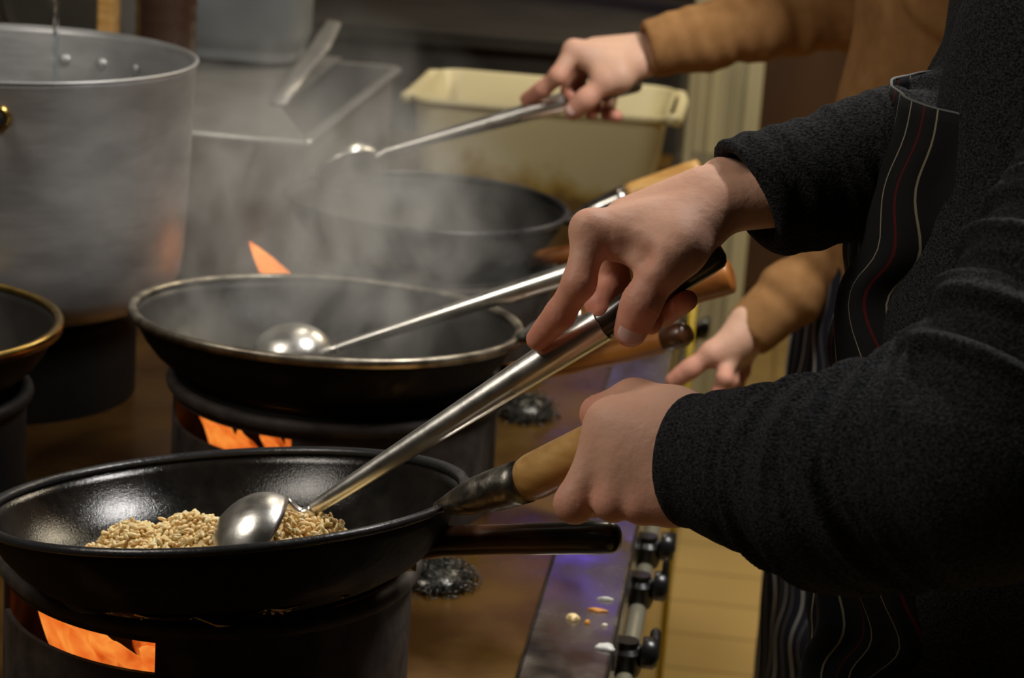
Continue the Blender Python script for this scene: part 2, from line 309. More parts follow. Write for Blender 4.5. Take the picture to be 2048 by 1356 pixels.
# ------------------------------------------------------------------ signed distance modelling
class SDF:
    def __init__(s, lo, hi, h):
        s.h = h; s.lo = np.array(lo, np.float32)
        n = np.ceil((np.array(hi)-np.array(lo))/h).astype(int)+1; s.n = n
        ax = [s.lo[i]+h*np.arange(n[i], dtype=np.float32) for i in range(3)]
        s.X, s.Y, s.Z = np.meshgrid(*ax, indexing='ij', sparse=True)
        s.full = np.full(tuple(n), 1.0, np.float32)
    def seg(s, a, b, ra, rb, bulge=0.0):
        a = np.array(a, np.float32); b = np.array(b, np.float32); d = b-a; L = float(d@d)+1e-12
        px, py, pz = s.X-a[0], s.Y-a[1], s.Z-a[2]
        t = np.clip((px*d[0]+py*d[1]+pz*d[2])/L, 0, 1)
        dist = np.sqrt((px-t*d[0])**2+(py-t*d[1])**2+(pz-t*d[2])**2)
        r = ra+(rb-ra)*t
        if bulge: r = r+bulge*np.sin(pi*t)
        return dist-r
    def ell(s, c, r, R=None):
        px, py, pz = s.X-c[0], s.Y-c[1], s.Z-c[2]
        if R is not None:
            R = np.array(R, np.float32)
            qx = px*R[0][0]+py*R[0][1]+pz*R[0][2]; qy = px*R[1][0]+py*R[1][1]+pz*R[1][2]; qz = px*R[2][0]+py*R[2][1]+pz*R[2][2]
        else: qx, qy, qz = px, py, pz
        k0 = np.sqrt((qx/r[0])**2+(qy/r[1])**2+(qz/r[2])**2); k1 = np.sqrt((qx/r[0]**2)**2+(qy/r[1]**2)**2+(qz/r[2]**2)**2)+1e-9
        return k0*(k0-1)/k1
    def plane(s, p, n):
        n = np.array(n, float); n /= np.linalg.norm(n)
        return (s.X-p[0])*np.float32(n[0])+(s.Y-p[1])*np.float32(n[1])+(s.Z-p[2])*np.float32(n[2])
    def mesh(s, D, smooth=1):
        D = np.broadcast_to(D, tuple(s.n)); n = s.n
        ins = D < 0
        c = np.zeros(tuple(n-1), np.int8); pos = np.zeros(tuple(n-1)+(3,), np.float32); cnt = np.zeros(tuple(n-1), np.float32)
        offs = [(i, j, k) for i in (0, 1) for j in (0, 1) for k in (0, 1)]
        def sl(o): return tuple(slice(o[i], o[i]+n[i]-1) for i in range(3))
        tot = sum(ins[sl(o)].astype(np.int8) for o in offs)
        act = (tot > 0) & (tot < 8); ids = np.argwhere(act); m = len(ids)
        if m == 0: return np.zeros((0, 3)), []
        idx = np.full(tuple(n-1), -1, np.int64); idx[act] = np.arange(m)
        acc = np.zeros((m, 3)); ct = np.zeros(m)
        for a in offs:
            for ax in range(3):
                if a[ax]: continue
                b = list(a); b[ax] = 1
                ia = ids+np.array(a); ib = ids+np.array(b)
                da = D[ia[:, 0], ia[:, 1], ia[:, 2]].astype(float); db = D[ib[:, 0], ib[:, 1], ib[:, 2]].astype(float)
                x = (da < 0) != (db < 0); t = np.where(x, da/np.where(x, da-db, 1), 0)
                p = np.tile(np.array(a, float), (m, 1)); p[:, ax] = t
                acc[x] += p[x]; ct[x] += 1
        V = (ids+acc/ct[:, None])*s.h+s.lo
        Fc = []
        for ax in range(3):
            o1, o2 = [i for i in range(3) if i != ax]
            A = [slice(1, n[i]-1) for i in range(3)]; B = list(A); A[ax] = slice(0, n[ax]-1); B[ax] = slice(1, n[ax])
            da = ins[tuple(A)]; db = ins[tuple(B)]; e = np.argwhere(da != db)
            if len(e) == 0: continue
            base = e.copy(); base[:, o1] += 1; base[:, o2] += 1
            flip = da[e[:, 0], e[:, 1], e[:, 2]]
            def I(d1, d2):
                q = base.copy(); q[:, o1] += d1; q[:, o2] += d2; return idx[q[:, 0], q[:, 1], q[:, 2]]
            q = np.stack([I(-1, -1), I(0, -1), I(0, 0), I(-1, 0)], 1)
            if ax == 1: q = q[:, ::-1]
            q = np.where(flip[:, None], q, q[:, ::-1]); Fc.append(q)
        Fc = np.concatenate(Fc); Fc = Fc[(Fc >= 0).all(1)]
        for _ in range(smooth):   # light laplacian smoothing
            sm = np.zeros_like(V); k = np.zeros(m)
            for i in range(4):
                a, b = Fc[:, i], Fc[:, (i+1) % 4]
                np.add.at(sm, a, V[b]); np.add.at(k, a, 1); np.add.at(sm, b, V[a]); np.add.at(k, b, 1)
            V = np.where(k[:, None] > 0, 0.5*V+0.5*sm/np.maximum(k, 1)[:, None], V)
        return V, Fc
def smin(a, b, k):
    h = np.maximum(k-np.abs(a-b), 0)/k
    return np.minimum(a, b)-h*h*k*0.25
def smax(a, b, k): return -smin(-a, -b, k)
def bounds(pts, pad):
    p = np.array(pts); return p.min(0)-pad, p.max(0)+pad
def fast_mesh(name, V, Fc, m, parent=None, flush=None):
    me = bpy.data.meshes.new(name); me.vertices.add(len(V)); me.vertices.foreach_set('co', np.asarray(V, np.float32).ravel())
    Fc = np.asarray(Fc); me.loops.add(Fc.size); me.loops.foreach_set('vertex_index', Fc.ravel().astype(np.int32))
    me.polygons.add(len(Fc)); me.polygons.foreach_set('loop_start', np.arange(0, Fc.size, 4, dtype=np.int32))
    me.polygons.foreach_set('use_smooth', np.ones(len(Fc), bool)); me.update(calc_edges=True); me.validate()
    me.materials.append(m)
    if flush is not None:
        at = me.attributes.new('flush', 'FLOAT', 'POINT'); at.data.foreach_set('value', np.asarray(flush, np.float32))
    o = bpy.data.objects.new(name, me); COL.objects.link(o)
    if parent is not None: fix_parent(o, parent)
    return o
def merge(parts):
    V, Fc, A, k = [], [], [], 0
    for v, f, a in parts:
        V.append(v); Fc.append(np.asarray(f)+k); A.append(a); k += len(v)
    return np.concatenate(V), np.concatenate(Fc), np.concatenate(A)

# ------------------------------------------------------------------ hands
def hand(J, h, cut=None):
    """J: world joints. wrist, fore, wu (wrist width vector), fingers: 4x[mcp,pip,dip,tip], thumb:[cmc,mcp,ip,tip],
    fr: finger radii table, tr: thumb radii, extra: list of (a,b,ra,rb,k), sub: list of (a,b,ra,rb,k) carved"""
    pts = [J['wrist'], J['fore']]+[p for f in J['fingers'] for p in f]+J['thumb']
    for a, b, ra, rb, k in J.get('extra', []): pts += [a, b]
    lo, hi = bounds(pts, 0.024); S_ = SDF(lo, hi, h)
    W = np.array(J['wrist']); Fo = np.array(J['fore']); wu = np.array(J['wu'])
    wr = J.get('wr', 0.019)
    palm = smin(S_.seg(W-wu, Fo-wu, wr, wr+0.001), S_.seg(W+wu, Fo+wu, wr, wr+0.001), 0.02)
    for i, f in enumerate(J['fingers']):
        base = W+wu*(1.0-2.0*i/3.0)*0.9
        r = J['fr'][i]
        palm = smin(palm, S_.seg(base, f[0], 0.0145, r[0]*1.06), J.get('kp', 0.012))
        if i: palm = smin(palm, S_.seg((np.array(J['fingers'][i-1][0])+f[0])/2, W, 0.011, 0.016), 0.008)
    T = J['thumb']; tr = J['tr']
    palm = smin(palm, S_.seg(T[0], T[1], 0.0165, tr[0]*1.05), 0.016)
    if 'web' in J:
        for a, b, ra, rb, k in J['web']: palm = smin(palm, S_.seg(a, b, ra, rb), k)
    for a, b, ra, rb, k in J.get('extra', []): palm = smin(palm, S_.seg(a, b, ra, rb), k)
    total = palm
    fs = []
    for i, f in enumerate(J['fingers']):
        r = J['fr'][i]
        d = S_.seg(f[0], f[1], r[0], r[1], -0.0007)
        d = smin(d, S_.seg(f[1], f[2], r[1]*1.02, r[2], -0.0006), 0.004)
        d = smin(d, S_.seg(f[2], f[3], r[2]*1.02, r[3], 0.0004), 0.004)
        # dorsal knuckle folds and flexion creases as shallow grooves
        for q, (pa, pb, rr) in enumerate(((f[0], f[1], r[1]), (f[1], f[2], r[2]))):
            ax = np.array(pb)-np.array(pa); ax = ax/np.linalg.norm(ax); s0 = S_.plane(pb, ax)
            near = S_.ell(pb, (rr*1.7,)*3) < 0
            g = np.exp(-((s0/0.0009)**2))+0.6*np.exp(-(((s0-0.0034)/0.0009)**2))+0.6*np.exp(-(((s0+0.0034)/0.0009)**2))
            d = d+np.where(near, 0.00036*g, 0)
        fs.append(d)
    t = S_.seg(T[1], T[2], tr[0], tr[1], -0.0008)
    t = smin(t, S_.seg(T[2], T[3], tr[1]*1.03, tr[2], 0.0009), 0.005)
    ax = np.array(T[2])-np.array(T[1]); ax /= np.linalg.norm(ax); s0 = S_.plane(T[2], ax); near = S_.ell(T[2], (tr[1]*1.7,)*3) < 0
    t = t+np.where(near, 0.0006*(np.exp(-((s0/0.001)**2))+0.7*np.exp(-(((s0-0.004)/0.001)**2))+0.7*np.exp(-(((s0+0.004)/0.001)**2))), 0)
    kf = J.get('kf', 0.009)
    D = None
    for d in fs:
        q = smin(palm, d, kf); D = q if D is None else smin(D, q, J.get('kff', 0.0016))
    D = smin(D, smin(palm, t, kf), 0.0016)
    for a, b, ra, rb, k in J.get('sub', []): D = smax(D, -S_.seg(a, b, ra, rb), k)
    V, Fc = S_.mesh(D, 1)
    fl = np.zeros(len(V))
    for f in J['fingers']+[T]:
        for p, q, wgt in ((f[1], f[2], 0.55), (f[2], f[3], 0.75)):
            p, q = np.array(p), np.array(q); tt = np.clip(((V-p)@(q-p))/((q-p)@(q-p)), 0, 1); dd = np.linalg.norm(V-p-tt[:, None]*(q-p), axis=1)
            fl = np.maximum(fl, wgt*np.exp(-(dd/0.016)**4))
    for i, f in enumerate(J['fingers']+[T]):
        for p, wgt, rad in ((f[3], 0.85, 0.016), (f[2], 0.55, 0.013), (f[1], 0.6, 0.015), (f[0], 0.40, 0.015)):
            fl = np.maximum(fl, wgt*np.exp(-((V-np.array(p))**2).sum(1)/rad**2))
    return V, Fc, fl
def nail(tip, dip, dorsal, r, wid, ln, parent, m=None):
    """curved nail plate lying on the back of a finger end"""
    tip = np.array(tip); ax = tip-np.array(dip); ax /= np.linalg.norm(ax)
    dn = np.array(dorsal, float); dn = dn-ax*(dn@ax); dn /= np.linalg.norm(dn); sd = np.cross(ax, dn)
    V, Fc = [], []; nu, nv = 10, 10
    for lay in (0, 1):
        for j in range(nv+1):
            v = j/nv
            for i in range(nu+1):
                u = -1+2*i/nu
                e = 1-0.28*(max(0, 2*v-1)**3)-0.22*(max(0, 1-2*v)**3)
                th = u*wid*e; lift = 0.0006+0.0003*v-(0.0011 if lay else 0)
                x = (v-0.62)*ln + 0.0016*(1-abs(u))*(1 if v > 0.5 else -0.6)
                drop = 0.10*r*max(0, v-0.55)**2*6
                V.append(tip+ax*x+(dn*cos(th)+sd*sin(th))*(r+lift-drop))
    n = (nu+1)*(nv+1)
    for lay in (0, 1):
        for j in range(nv):
            for i in range(nu):
                a = lay*n+j*(nu+1)+i; q = (a, a+1, a+nu+2, a+nu+1); Fc.append(q if lay == 0 else q[::-1])
    ring = [i for i in range(nu+1)]+[j*(nu+1)+nu for j in range(1, nv+1)]+[nv*(nu+1)+i for i in range(nu-1, -1, -1)]+[j*(nu+1) for j in range(nv-1, 0, -1)]
    for a, b in zip(ring, ring[1:]+ring[:1]): Fc.append((b, a, a+n, b+n))
    return part('fingernail', (V, Fc), m or M['nail'], parent)

# ------------------------------------------------------------------ the room
def struct(name, b, m, bevel=0):
    o = bbox_obj(name, b, m, None, bevel); o['kind'] = 'structure'; return o
struct('floor', (-1.6, 3.0, -0.6, 6.6, -0.05, 0.0), M['tile'])
struct('wall_left', (-1.5, -1.4, -0.6, 6.6, 0, 2.8), M['wall'])
struct('wall_back', (-1.6, 3.0, 6.4, 6.5, 0, 2.8), M['wall_r'])
struct('wall_right', (2.9, 3.0, -0.6, 6.6, 0, 2.8), M['wall'])
struct('ceiling', (-1.6, 3.0, -0.6, 6.6, 2.8, 2.85), M['wall'])
# ribbed cream pillar at the end of the range
PX = P(1455, 300, 4.72)
mb = MB(); x0, x1, yp = PX[0]-0.075, PX[0]+0.060, 4.62
mb.add(box(x0+0.005, x1-0.005, yp, yp+0.12, 0, 2.8))
for k, (a, b_, t) in enumerate(((x0, x0+0.018, 0.02), (x0+0.030, x0+0.040, 0.012), (x0+0.075, x0+0.083, 0.012), (x1-0.034, x1, 0.022))): mb.add(box(a, b_, yp-t, yp+0.01, 0, 2.8))
o = part('trim_1', mb.vf, M['pillar'], None, False); o['kind'] = 'structure'; bv = o.modifiers.new('b', 'BEVEL'); bv.width = 0.004; bv.segments = 3

# ------------------------------------------------------------------ the gas range
TOP = 0.770
rg = thing('gas_range', 'long stainless steel wok range with grimy brown top and wet steel front edge', 'stove', loc=(-0.6, 2.4, 0))
bbox_obj('range_top', (-1.38, -0.150, 0.3, 4.1, 0.72, TOP), M['steel_counter'], rg, 0.003)
bbox_obj('edge_strip', (-0.152, -0.079, 0.3, 4.1, 0.735, 0.780), M['steel_strip'], rg, 0.004)
bbox_obj('front_panel', (-1.38, -0.086, 0.3, 4.1, 0.0, 0.734), M['steel_front'], rg, 0.003)
gp = part('gas_pipe', sweep([(-0.073, 0.3, 0.705), (-0.073, 2.2, 0.705), (-0.073, 4.05, 0.705)], 0.0085, 20), M['pipe'], rg)
for y in (0.9, 2.3, 3.6): bbox_obj('pipe_bracket', (-0.09, -0.060, y, y+0.012, 0.697, 0.714), M['steel_front'], rg, 0.002)
def valve(y, ang, big=0.8):
    v, f = lathe([(0, -0.016), (0.012, -0.016), (0.014, -0.010), (0.014, 0.006), (0.010, 0.010), (0.010, 0.016), (0.0, 0.016)], 24, (-0.073, y, 0.722), (1, 0, 0), (0, 1, 0), (0, 0, 1))
    mb = MB(); mb.add((v, f)); mb.add(sweep([(-0.073, y, 0.725), (-0.057, y, 0.728)], [0.009, 0.007], 16))
    b = part('valve_body', mb.vf, M['black_plastic'], rg, sharp=40)
    kx = -0.054
    mb = MB(); mb.add(lathe([(0, 0), (0.017*big, 0), (0.018*big, 0.003), (0.018*big, 0.010), (0.014*big, 0.014), (0, 0.014)], 28, (kx-0.006, y, 0.728), (0, 1, 0), (0, 0, 1), (1, 0, 0)))
    d = np.array([0, cos(ang), sin(ang)]); c = np.array([kx+0.004, y, 0.728])
    mb.add(sweep([c-d*0.012, c-d*0.006, c+d*0.008, c+d*0.024, c+d*0.028], [0.003, 0.0055, 0.0052, 0.0048, 0.002], 14, squash=0.7))
    kn = mesh_obj('valve_knob', mb.v, mb.f, M['black_plastic']); kn.modifiers.new('e', 'EDGE_SPLIT').split_angle = radians(40)
    fix_parent(kn, b); b_ = kn
for y, a in ((1.845, 0.5), (2.01, 1.57), (2.12, 0.2), (2.42, 0.9), (2.53, 1.57), (3.0, 0.4)): valve(y, a)
# yellow upright gas pipe at the far end of the edge
yp_ = P(1388, 600, 2.85)
o = part('gas_riser', sweep([(yp_[0], yp_[1], 0.0), (yp_[0], yp_[1], 0.4), (yp_[0], yp_[1], yp_[2]+0.02)], 0.0048, 14), M['yellow'])
tag(o, 'thin upright yellow gas pipe beside the far end of the range', 'pipe')
a = P(1380, 235, 3.95)
o = part('steel_post', sweep([(a[0], a[1], 0.0), (a[0], a[1], 2.3)], 0.009, 16), M['pillar'])
tag(o, 'thin pale upright pole just left of the cream pillar', 'pole')

# food scraps on the steel edge
def blob(seed, c, r, n=26, jag=0.35):
    rnd = random.Random(seed); bm = bmesh.new(); bmesh.ops.create_icosphere(bm, subdivisions=3, radius=1)
    ph = [rnd.uniform(0, 6) for _ in range(6)]
    for v in bm.verts:
        p = v.co; k = 1+jag*(0.5*sin(3*p.x+ph[0])+0.4*sin(4*p.y+ph[1])+0.3*sin(6*p.x*p.y+ph[2])+0.25*sin(8*p.x+5*p.y+ph[3]))
        v.co = Vector((c[0]+p.x*r[0]*k, c[1]+p.y*r[1]*k, c[2]+max(p.z, -0.3)*r[2]*(0.8+0.2*k)))
    V = [tuple(v.co) for v in bm.verts]; Fc = [tuple(v.index for v in f.verts) for f in bm.faces]; bm.free(); return V, Fc
def onstrip(x, y):
    r = fw+rt*(x-1024)/F-up*(y-678)/F; return CAM+r*((0.780-CAM[2])/r[2])
for (px, py, rr, hh, m_, nm, lb) in (
    (1208, 1296, (0.0085, 0.006), 0.0035, 'paste', 'paste_smear', 'thick white smear at the right edge of the wet steel strip'),
    (1145, 1238, (0.006, 0.006), 0.004, 'rice', 'rice_clump', 'largest tan clump of stuck rice on the steel strip'),
    (1174, 1247, (0.0028, 0.003), 0.003, 'carrot', 'food_crumb', 'small round orange-brown crumb right of the largest rice clump'),
    (1195, 1222, (0.009, 0.0035), 0.002, 'carrot', 'food_smear', 'flat orange-tan food smear behind the largest rice clump'),
    (1210, 1200, (0.007, 0.0018), 0.0025, 'paste', 'white_shard', 'thin white shard pointing left on the steel strip'),
    (1209, 1252, (0.0022, 0.002), 0.002, 'rice_white', 'white_crumb', 'tiny white crumb near the right edge of the steel strip')):
    c = onstrip(px, py); tag(part(nm, blob(px, (c[0], c[1], 0.7805), (*rr, hh)), M[m_]), lb, 'crumb')

# ------------------------------------------------------------------ burner rings and flames
def burner(cx, cy, r, z0, z1, wa0, wa1, label, m='ring', window=True):
    t = thing('wok_ring', label, 'burner ring', 'wok rings on the range', (cx, cy, z0))
    V, Fc = [], []; n = 96; zs = [z0, z0+0.02, z1-0.036, z1-0.012, z1]
    for rr in (r, r-0.004):
        for z in zs:
            for i in range(n):
                a = 2*pi*i/n; V.append((cx+rr*cos(a), cy+rr*sin(a), z))
    nz = len(zs); inner = nz*n
    def inwin(i):
        a = (360.0*(i+0.5)/n) % 360; return window and wa0 <= a <= wa1
    for k in range(nz-1):
        for i in range(n):
            if k == 2 and inwin(i): continue
            j = (i+1) % n; A = k*n+i; B = k*n+j; C = (k+1)*n+j; D = (k+1)*n+i
            Fc.append((A, B, C, D)); Fc.append((A+inner, D+inner, C+inner, B+inner))
            if k == 2:
                if inwin(j) : Fc.append((B, B+inner, C+inner, C))
                if inwin((i-1) % n): Fc.append((A, D, D+inner, A+inner))
    for i in range(n):
        j = (i+1) % n; Fc.append((i, i+inner, j+inner, j)); Fc.append((i+(nz-1)*n, j+(nz-1)*n, j+(nz-1)*n+inner, i+(nz-1)*n+inner))
        if inwin(i):
            for k in (2, 3):
                A = k*n+i; B = k*n+j; Fc.append((A, B, B+inner, A+inner) if k == 2 else (A, A+inner, B+inner, B))
    part('ring_wall', (V, Fc), M[m], t, sharp=40)
    part('ring_rim', lathe([(r+0.007*cos(a), z1+0.007*sin(a)) for a in np.linspace(0, 2*pi, 13)[:-1]], 96, (cx, cy, 0), closed=True), M[m], t)
    part('burner_head', lathe([(0, z0+0.028), (0.028, z0+0.028), (0.034, z0+0.022), (0.034, z0+0.012), (0.05, z0+0.008), (0.05, z0+0.001), (0, z0+0.001)], 40, (cx, cy, 0)), M['iron_dull'], t)
    return t
def flames(cx, cy, z0, zt, R, a0, a1, n, seed, label, m):
    rnd = random.Random(seed); mb = MB()
    for i in range(n):
        a = radians(a0+(a1-a0)*(i+0.5+rnd.uniform(-0.3, 0.3))/n); d = np.array([cos(a), sin(a), 0.0]); s = np.array([-sin(a), cos(a), 0])
        L = R*rnd.uniform(0.90, 1.0); z1 = zt+rnd.uniform(-0.006, 0.004); w_ = rnd.uniform(0.011, 0.020)
        c0 = np.array([cx, cy, z0])
        L = R*(rnd.uniform(0.55, 0.98) if a > radians(a0+0.55*(a1-a0)) else rnd.uniform(0.82, 1.0))
        pts = [c0+d*L*0.35, c0+d*L*0.72+[0, 0, (z1-z0)*0.35]+s*rnd.uniform(-0.01, 0.01), c0+d*L*0.90+[0, 0, (z1-z0)*0.85], c0+d*L+[0, 0, (z1-z0)*1.0]+s*rnd.uniform(-0.012, 0.012)]
        if a <= radians(a0+0.55*(a1-a0)):
            pts = [c0+d*L*0.80, c0+d*L*0.84+[0, 0, (z1-z0)*0.5]+s*rnd.uniform(-0.008, 0.008), c0+d*L*0.93+[0, 0, (z1-z0)*0.8], c0+d*L+[0, 0, (z1-z0)*1.0]+s*0.006]
        P0 = arc(pts[0], pts[1], pts[2], 9)+[pts[3]]
        rad = [w_*k for k in (0.45, 0.7, 0.9, 1.0, 1.0, 0.95, 0.85, 0.7, 0.5, 0.08)]
        mb.add(sweep(P0, rad, 12, True, 0.45, side=s))
    o = part('gas_flame', mb.vf, m); tag(o, label, 'flame', kind='stuff'); return o
RG = [(-0.386, 1.585), (-0.385, 2.07), (-0.385, 2.60)]
RR = 0.155; ZR = 0.880
burner(*RG[0], RR, TOP, ZR, 205, 271, 'rusty iron wok ring under the nearest wok, orange fire in its slot')
burner(*RG[1], RR+0.003, TOP, ZR, 190, 266, 'iron wok ring under the middle steaming wok')
burner(*RG[2], RR, TOP, ZR, 185, 262, 'iron wok ring under the farthest wok beside the stockpot')
flames(*RG[0], TOP+0.022, ZR-0.027, 0.140, 180, 285, 34, 3, 'orange gas flames in the slot of the nearest wok ring', M['flame'])
flames(*RG[1], TOP+0.022, ZR-0.024, 0.142, 180, 280, 22, 5, 'orange gas flames in the slot of the middle wok ring', M['flame'])
flames(*RG[2], TOP+0.022, ZR-0.010, 0.150, 175, 275, 20, 8, 'orange gas flames licking out under the farthest wok', M['flame'])
mb = MB()
for (q0, q1, q2, wd) in (((585, 600), (548, 545), (500, 484), 0.0150), ((600, 600), (570, 560), (540, 515), 0.0120)):
    mb.add(sweep(arc(P(*q0, 2.50), P(*q1, 2.53), P(*q2, 2.56), 10), [wd*k for k in (0.9, 1.0, 1.1, 1.1, 1.05, 0.95, 0.8, 0.6, 0.35, 0.08)], 14, squash=0.6))
tag(part('gas_flame', mb.vf, M['flame_hot']), 'bright orange flame tongue escaping between the stockpot and farthest wok', 'flame', kind='stuff')
for i, (x, y) in enumerate(RG): point('flame_light', (x-0.05, y-0.05, ZR-0.035), 0.10, (1.0, 0.35, 0.08), 0.03)

# ------------------------------------------------------------------ woks
PROF = [(0, -0.100), (0.20, -0.0985), (0.40, -0.094), (0.55, -0.087), (0.68, -0.078), (0.79, -0.066), (0.87, -0.051), (0.93, -0.034), (0.97, -0.017), (0.998, -0.002)]
def tilt(ax, ay):
    u = np.array([cos(ay), 0, sin(ay)]); v = np.array([0, cos(ax), sin(ax)]); n = np.cross(u, v); n /= np.linalg.norm(n); v = np.cross(n, u); return u, v, n
def wok(c, r, ax, ay, depth, label, mbody, mlip, mgrip, socket, grip, msock='socket', lipw=0.006, g=None, gr=(0.0135, 0.0165), endr=0.016, inner=None):
    u, v, n = tilt(ax, ay); c = np.array(c)
    t = thing('wok', label, 'wok', g, tuple(c+n*(-depth)))
    k = depth/0.100
    out = [(a*r, z*k) for a, z in PROF]; inn = [(max(a*r-0.0022, 0), z*k+0.0022) for a, z in PROF]
    mid = [(max(a*r-0.0011, 0), z*k+0.0011) for a, z in PROF]; mid2 = [(max(a*r-0.00125, 0), z*k+0.00125) for a, z in PROF]
    part('pan_body', lathe(out+mid[::-1], 128, c, u, v, n), M['iron_dull'], t)
    part('cooking_surface', lathe(mid2+inn[::-1], 128, c, u, v, n), M[mbody], t)
    part('rim', lathe([(r-0.0055, -0.0040), (r+0.0012, -0.0045), (r+0.0030, -lipw*0.6), (r+0.0034, -0.0015), (r+0.0020, 0.0012), (r-0.0010, 0.0016), (r-0.0050, 0.0)], 160, c, u, v, n, closed=True), M[mlip], t)
    if socket:
        pts, rad = socket
        part('handle_socket', sweep(pts, rad, 32, True, 0.92), M[msock], t)
    if grip:
        pts, rad = grip
        part('handle', sweep(pts, rad, 32, True), M[mgrip], t)
    return t
def line(p, q, n): p = np.array(p); q = np.array(q); return [p+(q-p)*s for s in np.linspace(0, 1, n)]
def grip_line(a, b, r0, r1, flare=0.0):
    pts = line(a, b, 14); pts += [b+(b-a)/np.linalg.norm(b-a)*x for x in (0.002, 0.0035)]
    rr = [r0*0.90]+[r0+(r1-r0)*s-flare*sin(pi*s) for s in np.linspace(0.06, 0.96, 12)]+[r1*0.97, r1*0.86, r1*0.60]
    return pts, rr
W1 = 'woks on the range'
# front wok (tilted by the hand) and the old one it is nested in
a0, a1, a2 = P(874, 1016, 1.552), P(1052, 961, 1.508), P(1325, 826, 1.445)
sp = line(a0, a1, 9); sr = [0.0045, 0.0075, 0.0105, 0.0130, 0.0146, 0.0155, 0.0160, 0.0163, 0.0165]
wok((-0.356, 1.50, 0.958), 0.173, -0.111, 0.128, 0.078, 'nearest black wok tilted by its pale wooden handle, holding fried rice', 'iron', 'lip_black', 'wood_light', (sp, sr), grip_line(a1+(a2-a1)*-0.01, a2, 0.0160, 0.0165), g=W1)
b0, b1 = P(838, 1084, 1.60), P(1222, 1075, 1.515)
pts = arc(b0, P(1010, 1078, 1.56), b1, 14)+[P(1232, 1075, 1.513), P(1237, 1075, 1.512)]
wok((-0.384, 1.582, 0.891), 0.146, 0, 0, 0.032, 'old sooty wok nested under the nearest wok, dark burnt handle', 'iron_dull', 'iron_dull', 'wood_burnt', None, (pts, [0.0125]*2+[0.0110]*3+[0.0108]*3+[0.0112]*4+[0.0115, 0.0108, 0.0088, 0.004]), g=W1)
# middle wok pair
a0, a1, a2 = P(1036, 678, 2.135), P(1172, 634, 2.11), P(1458, 551, 2.07)
sp = line(a0, a1, 8); sr = [0.005, 0.0085, 0.0120, 0.0140, 0.0150, 0.0155, 0.0158, 0.016]
wok((-0.397, 2.067, 0.947), 0.187, -0.048, -0.008, 0.082, 'middle steaming wok with worn shiny rim and light wooden handle end showing', 'iron_grey', 'lip_worn', 'wood_orange', (sp, sr), grip_line(a1, a2, 0.0150, 0.0175), 'socket_bright', 0.012, W1)
b0, b1 = P(1010, 748, 2.19), P(1355, 672, 2.09)
pts = arc(b0, P(1180, 722, 2.14), b1, 14)+[P(1368, 669, 2.085), P(1376, 667, 2.082)]
wok((-0.386, 2.070, 0.887), 0.148, 0, 0, 0.040, 'old wok nested under the middle wok, orange-brown handle with dark tip', 'iron_dull', 'iron_dull', 'wood_orange', None, (pts, [0.010]*3+[0.0112]*5+[0.0118]*4+[0.0120, 0.0112, 0.0085, 0.004]), g=W1)
tp = bpy.data.objects['wok.003']
part('handle_tip', sweep(pts[-4:], [0.0119, 0.0123, 0.0115, 0.0090], 28), M['wood_burnt'], tp)
# far wok pair
a0, a1, a2 = P(1128, 447, 2.63), P(1256, 393, 2.62), P(1400, 345, 2.61)
sp = line(a0, a1, 8); sr = [0.004, 0.007, 0.0105, 0.0130, 0.0145, 0.0152, 0.0156, 0.016]
wok((-0.395, 2.66, 0.944), 0.172, 0.0, -0.02, 0.080, 'farthest wok in front of the cream tub, pale wooden handle', 'iron_grey', 'lip_black', 'wood_light', (sp, sr), grip_line(a1, a2, 0.0150, 0.0165), 'socket_bright', 0.008, W1)
b0, b1 = P(1060, 518, 2.68), P(1290, 488, 2.62)
wok((-0.386, 2.600, 0.888), 0.147, 0, 0, 0.040, 'old wok nested under the farthest wok, brown handle mostly hidden', 'iron_dull', 'iron_dull', 'wood_orange', None, (line(b0, b1, 6), [0.009, 0.010, 0.011, 0.011, 0.011, 0.008]), g=W1)
# brass rimmed wok at the left edge
wok((-0.790, 1.925, 0.942), 0.165, 0, 0, 0.080, 'wok with a golden brass rim cut off by the left edge', 'iron_grey', 'brass', 'wood_dark', None, None, 'socket', 0.014, W1)
burner(-0.79, 1.925, 0.135, TOP, 0.872, 0, 0, 'iron ring under the brass-rimmed wok at the left edge', 'iron_dull', False)

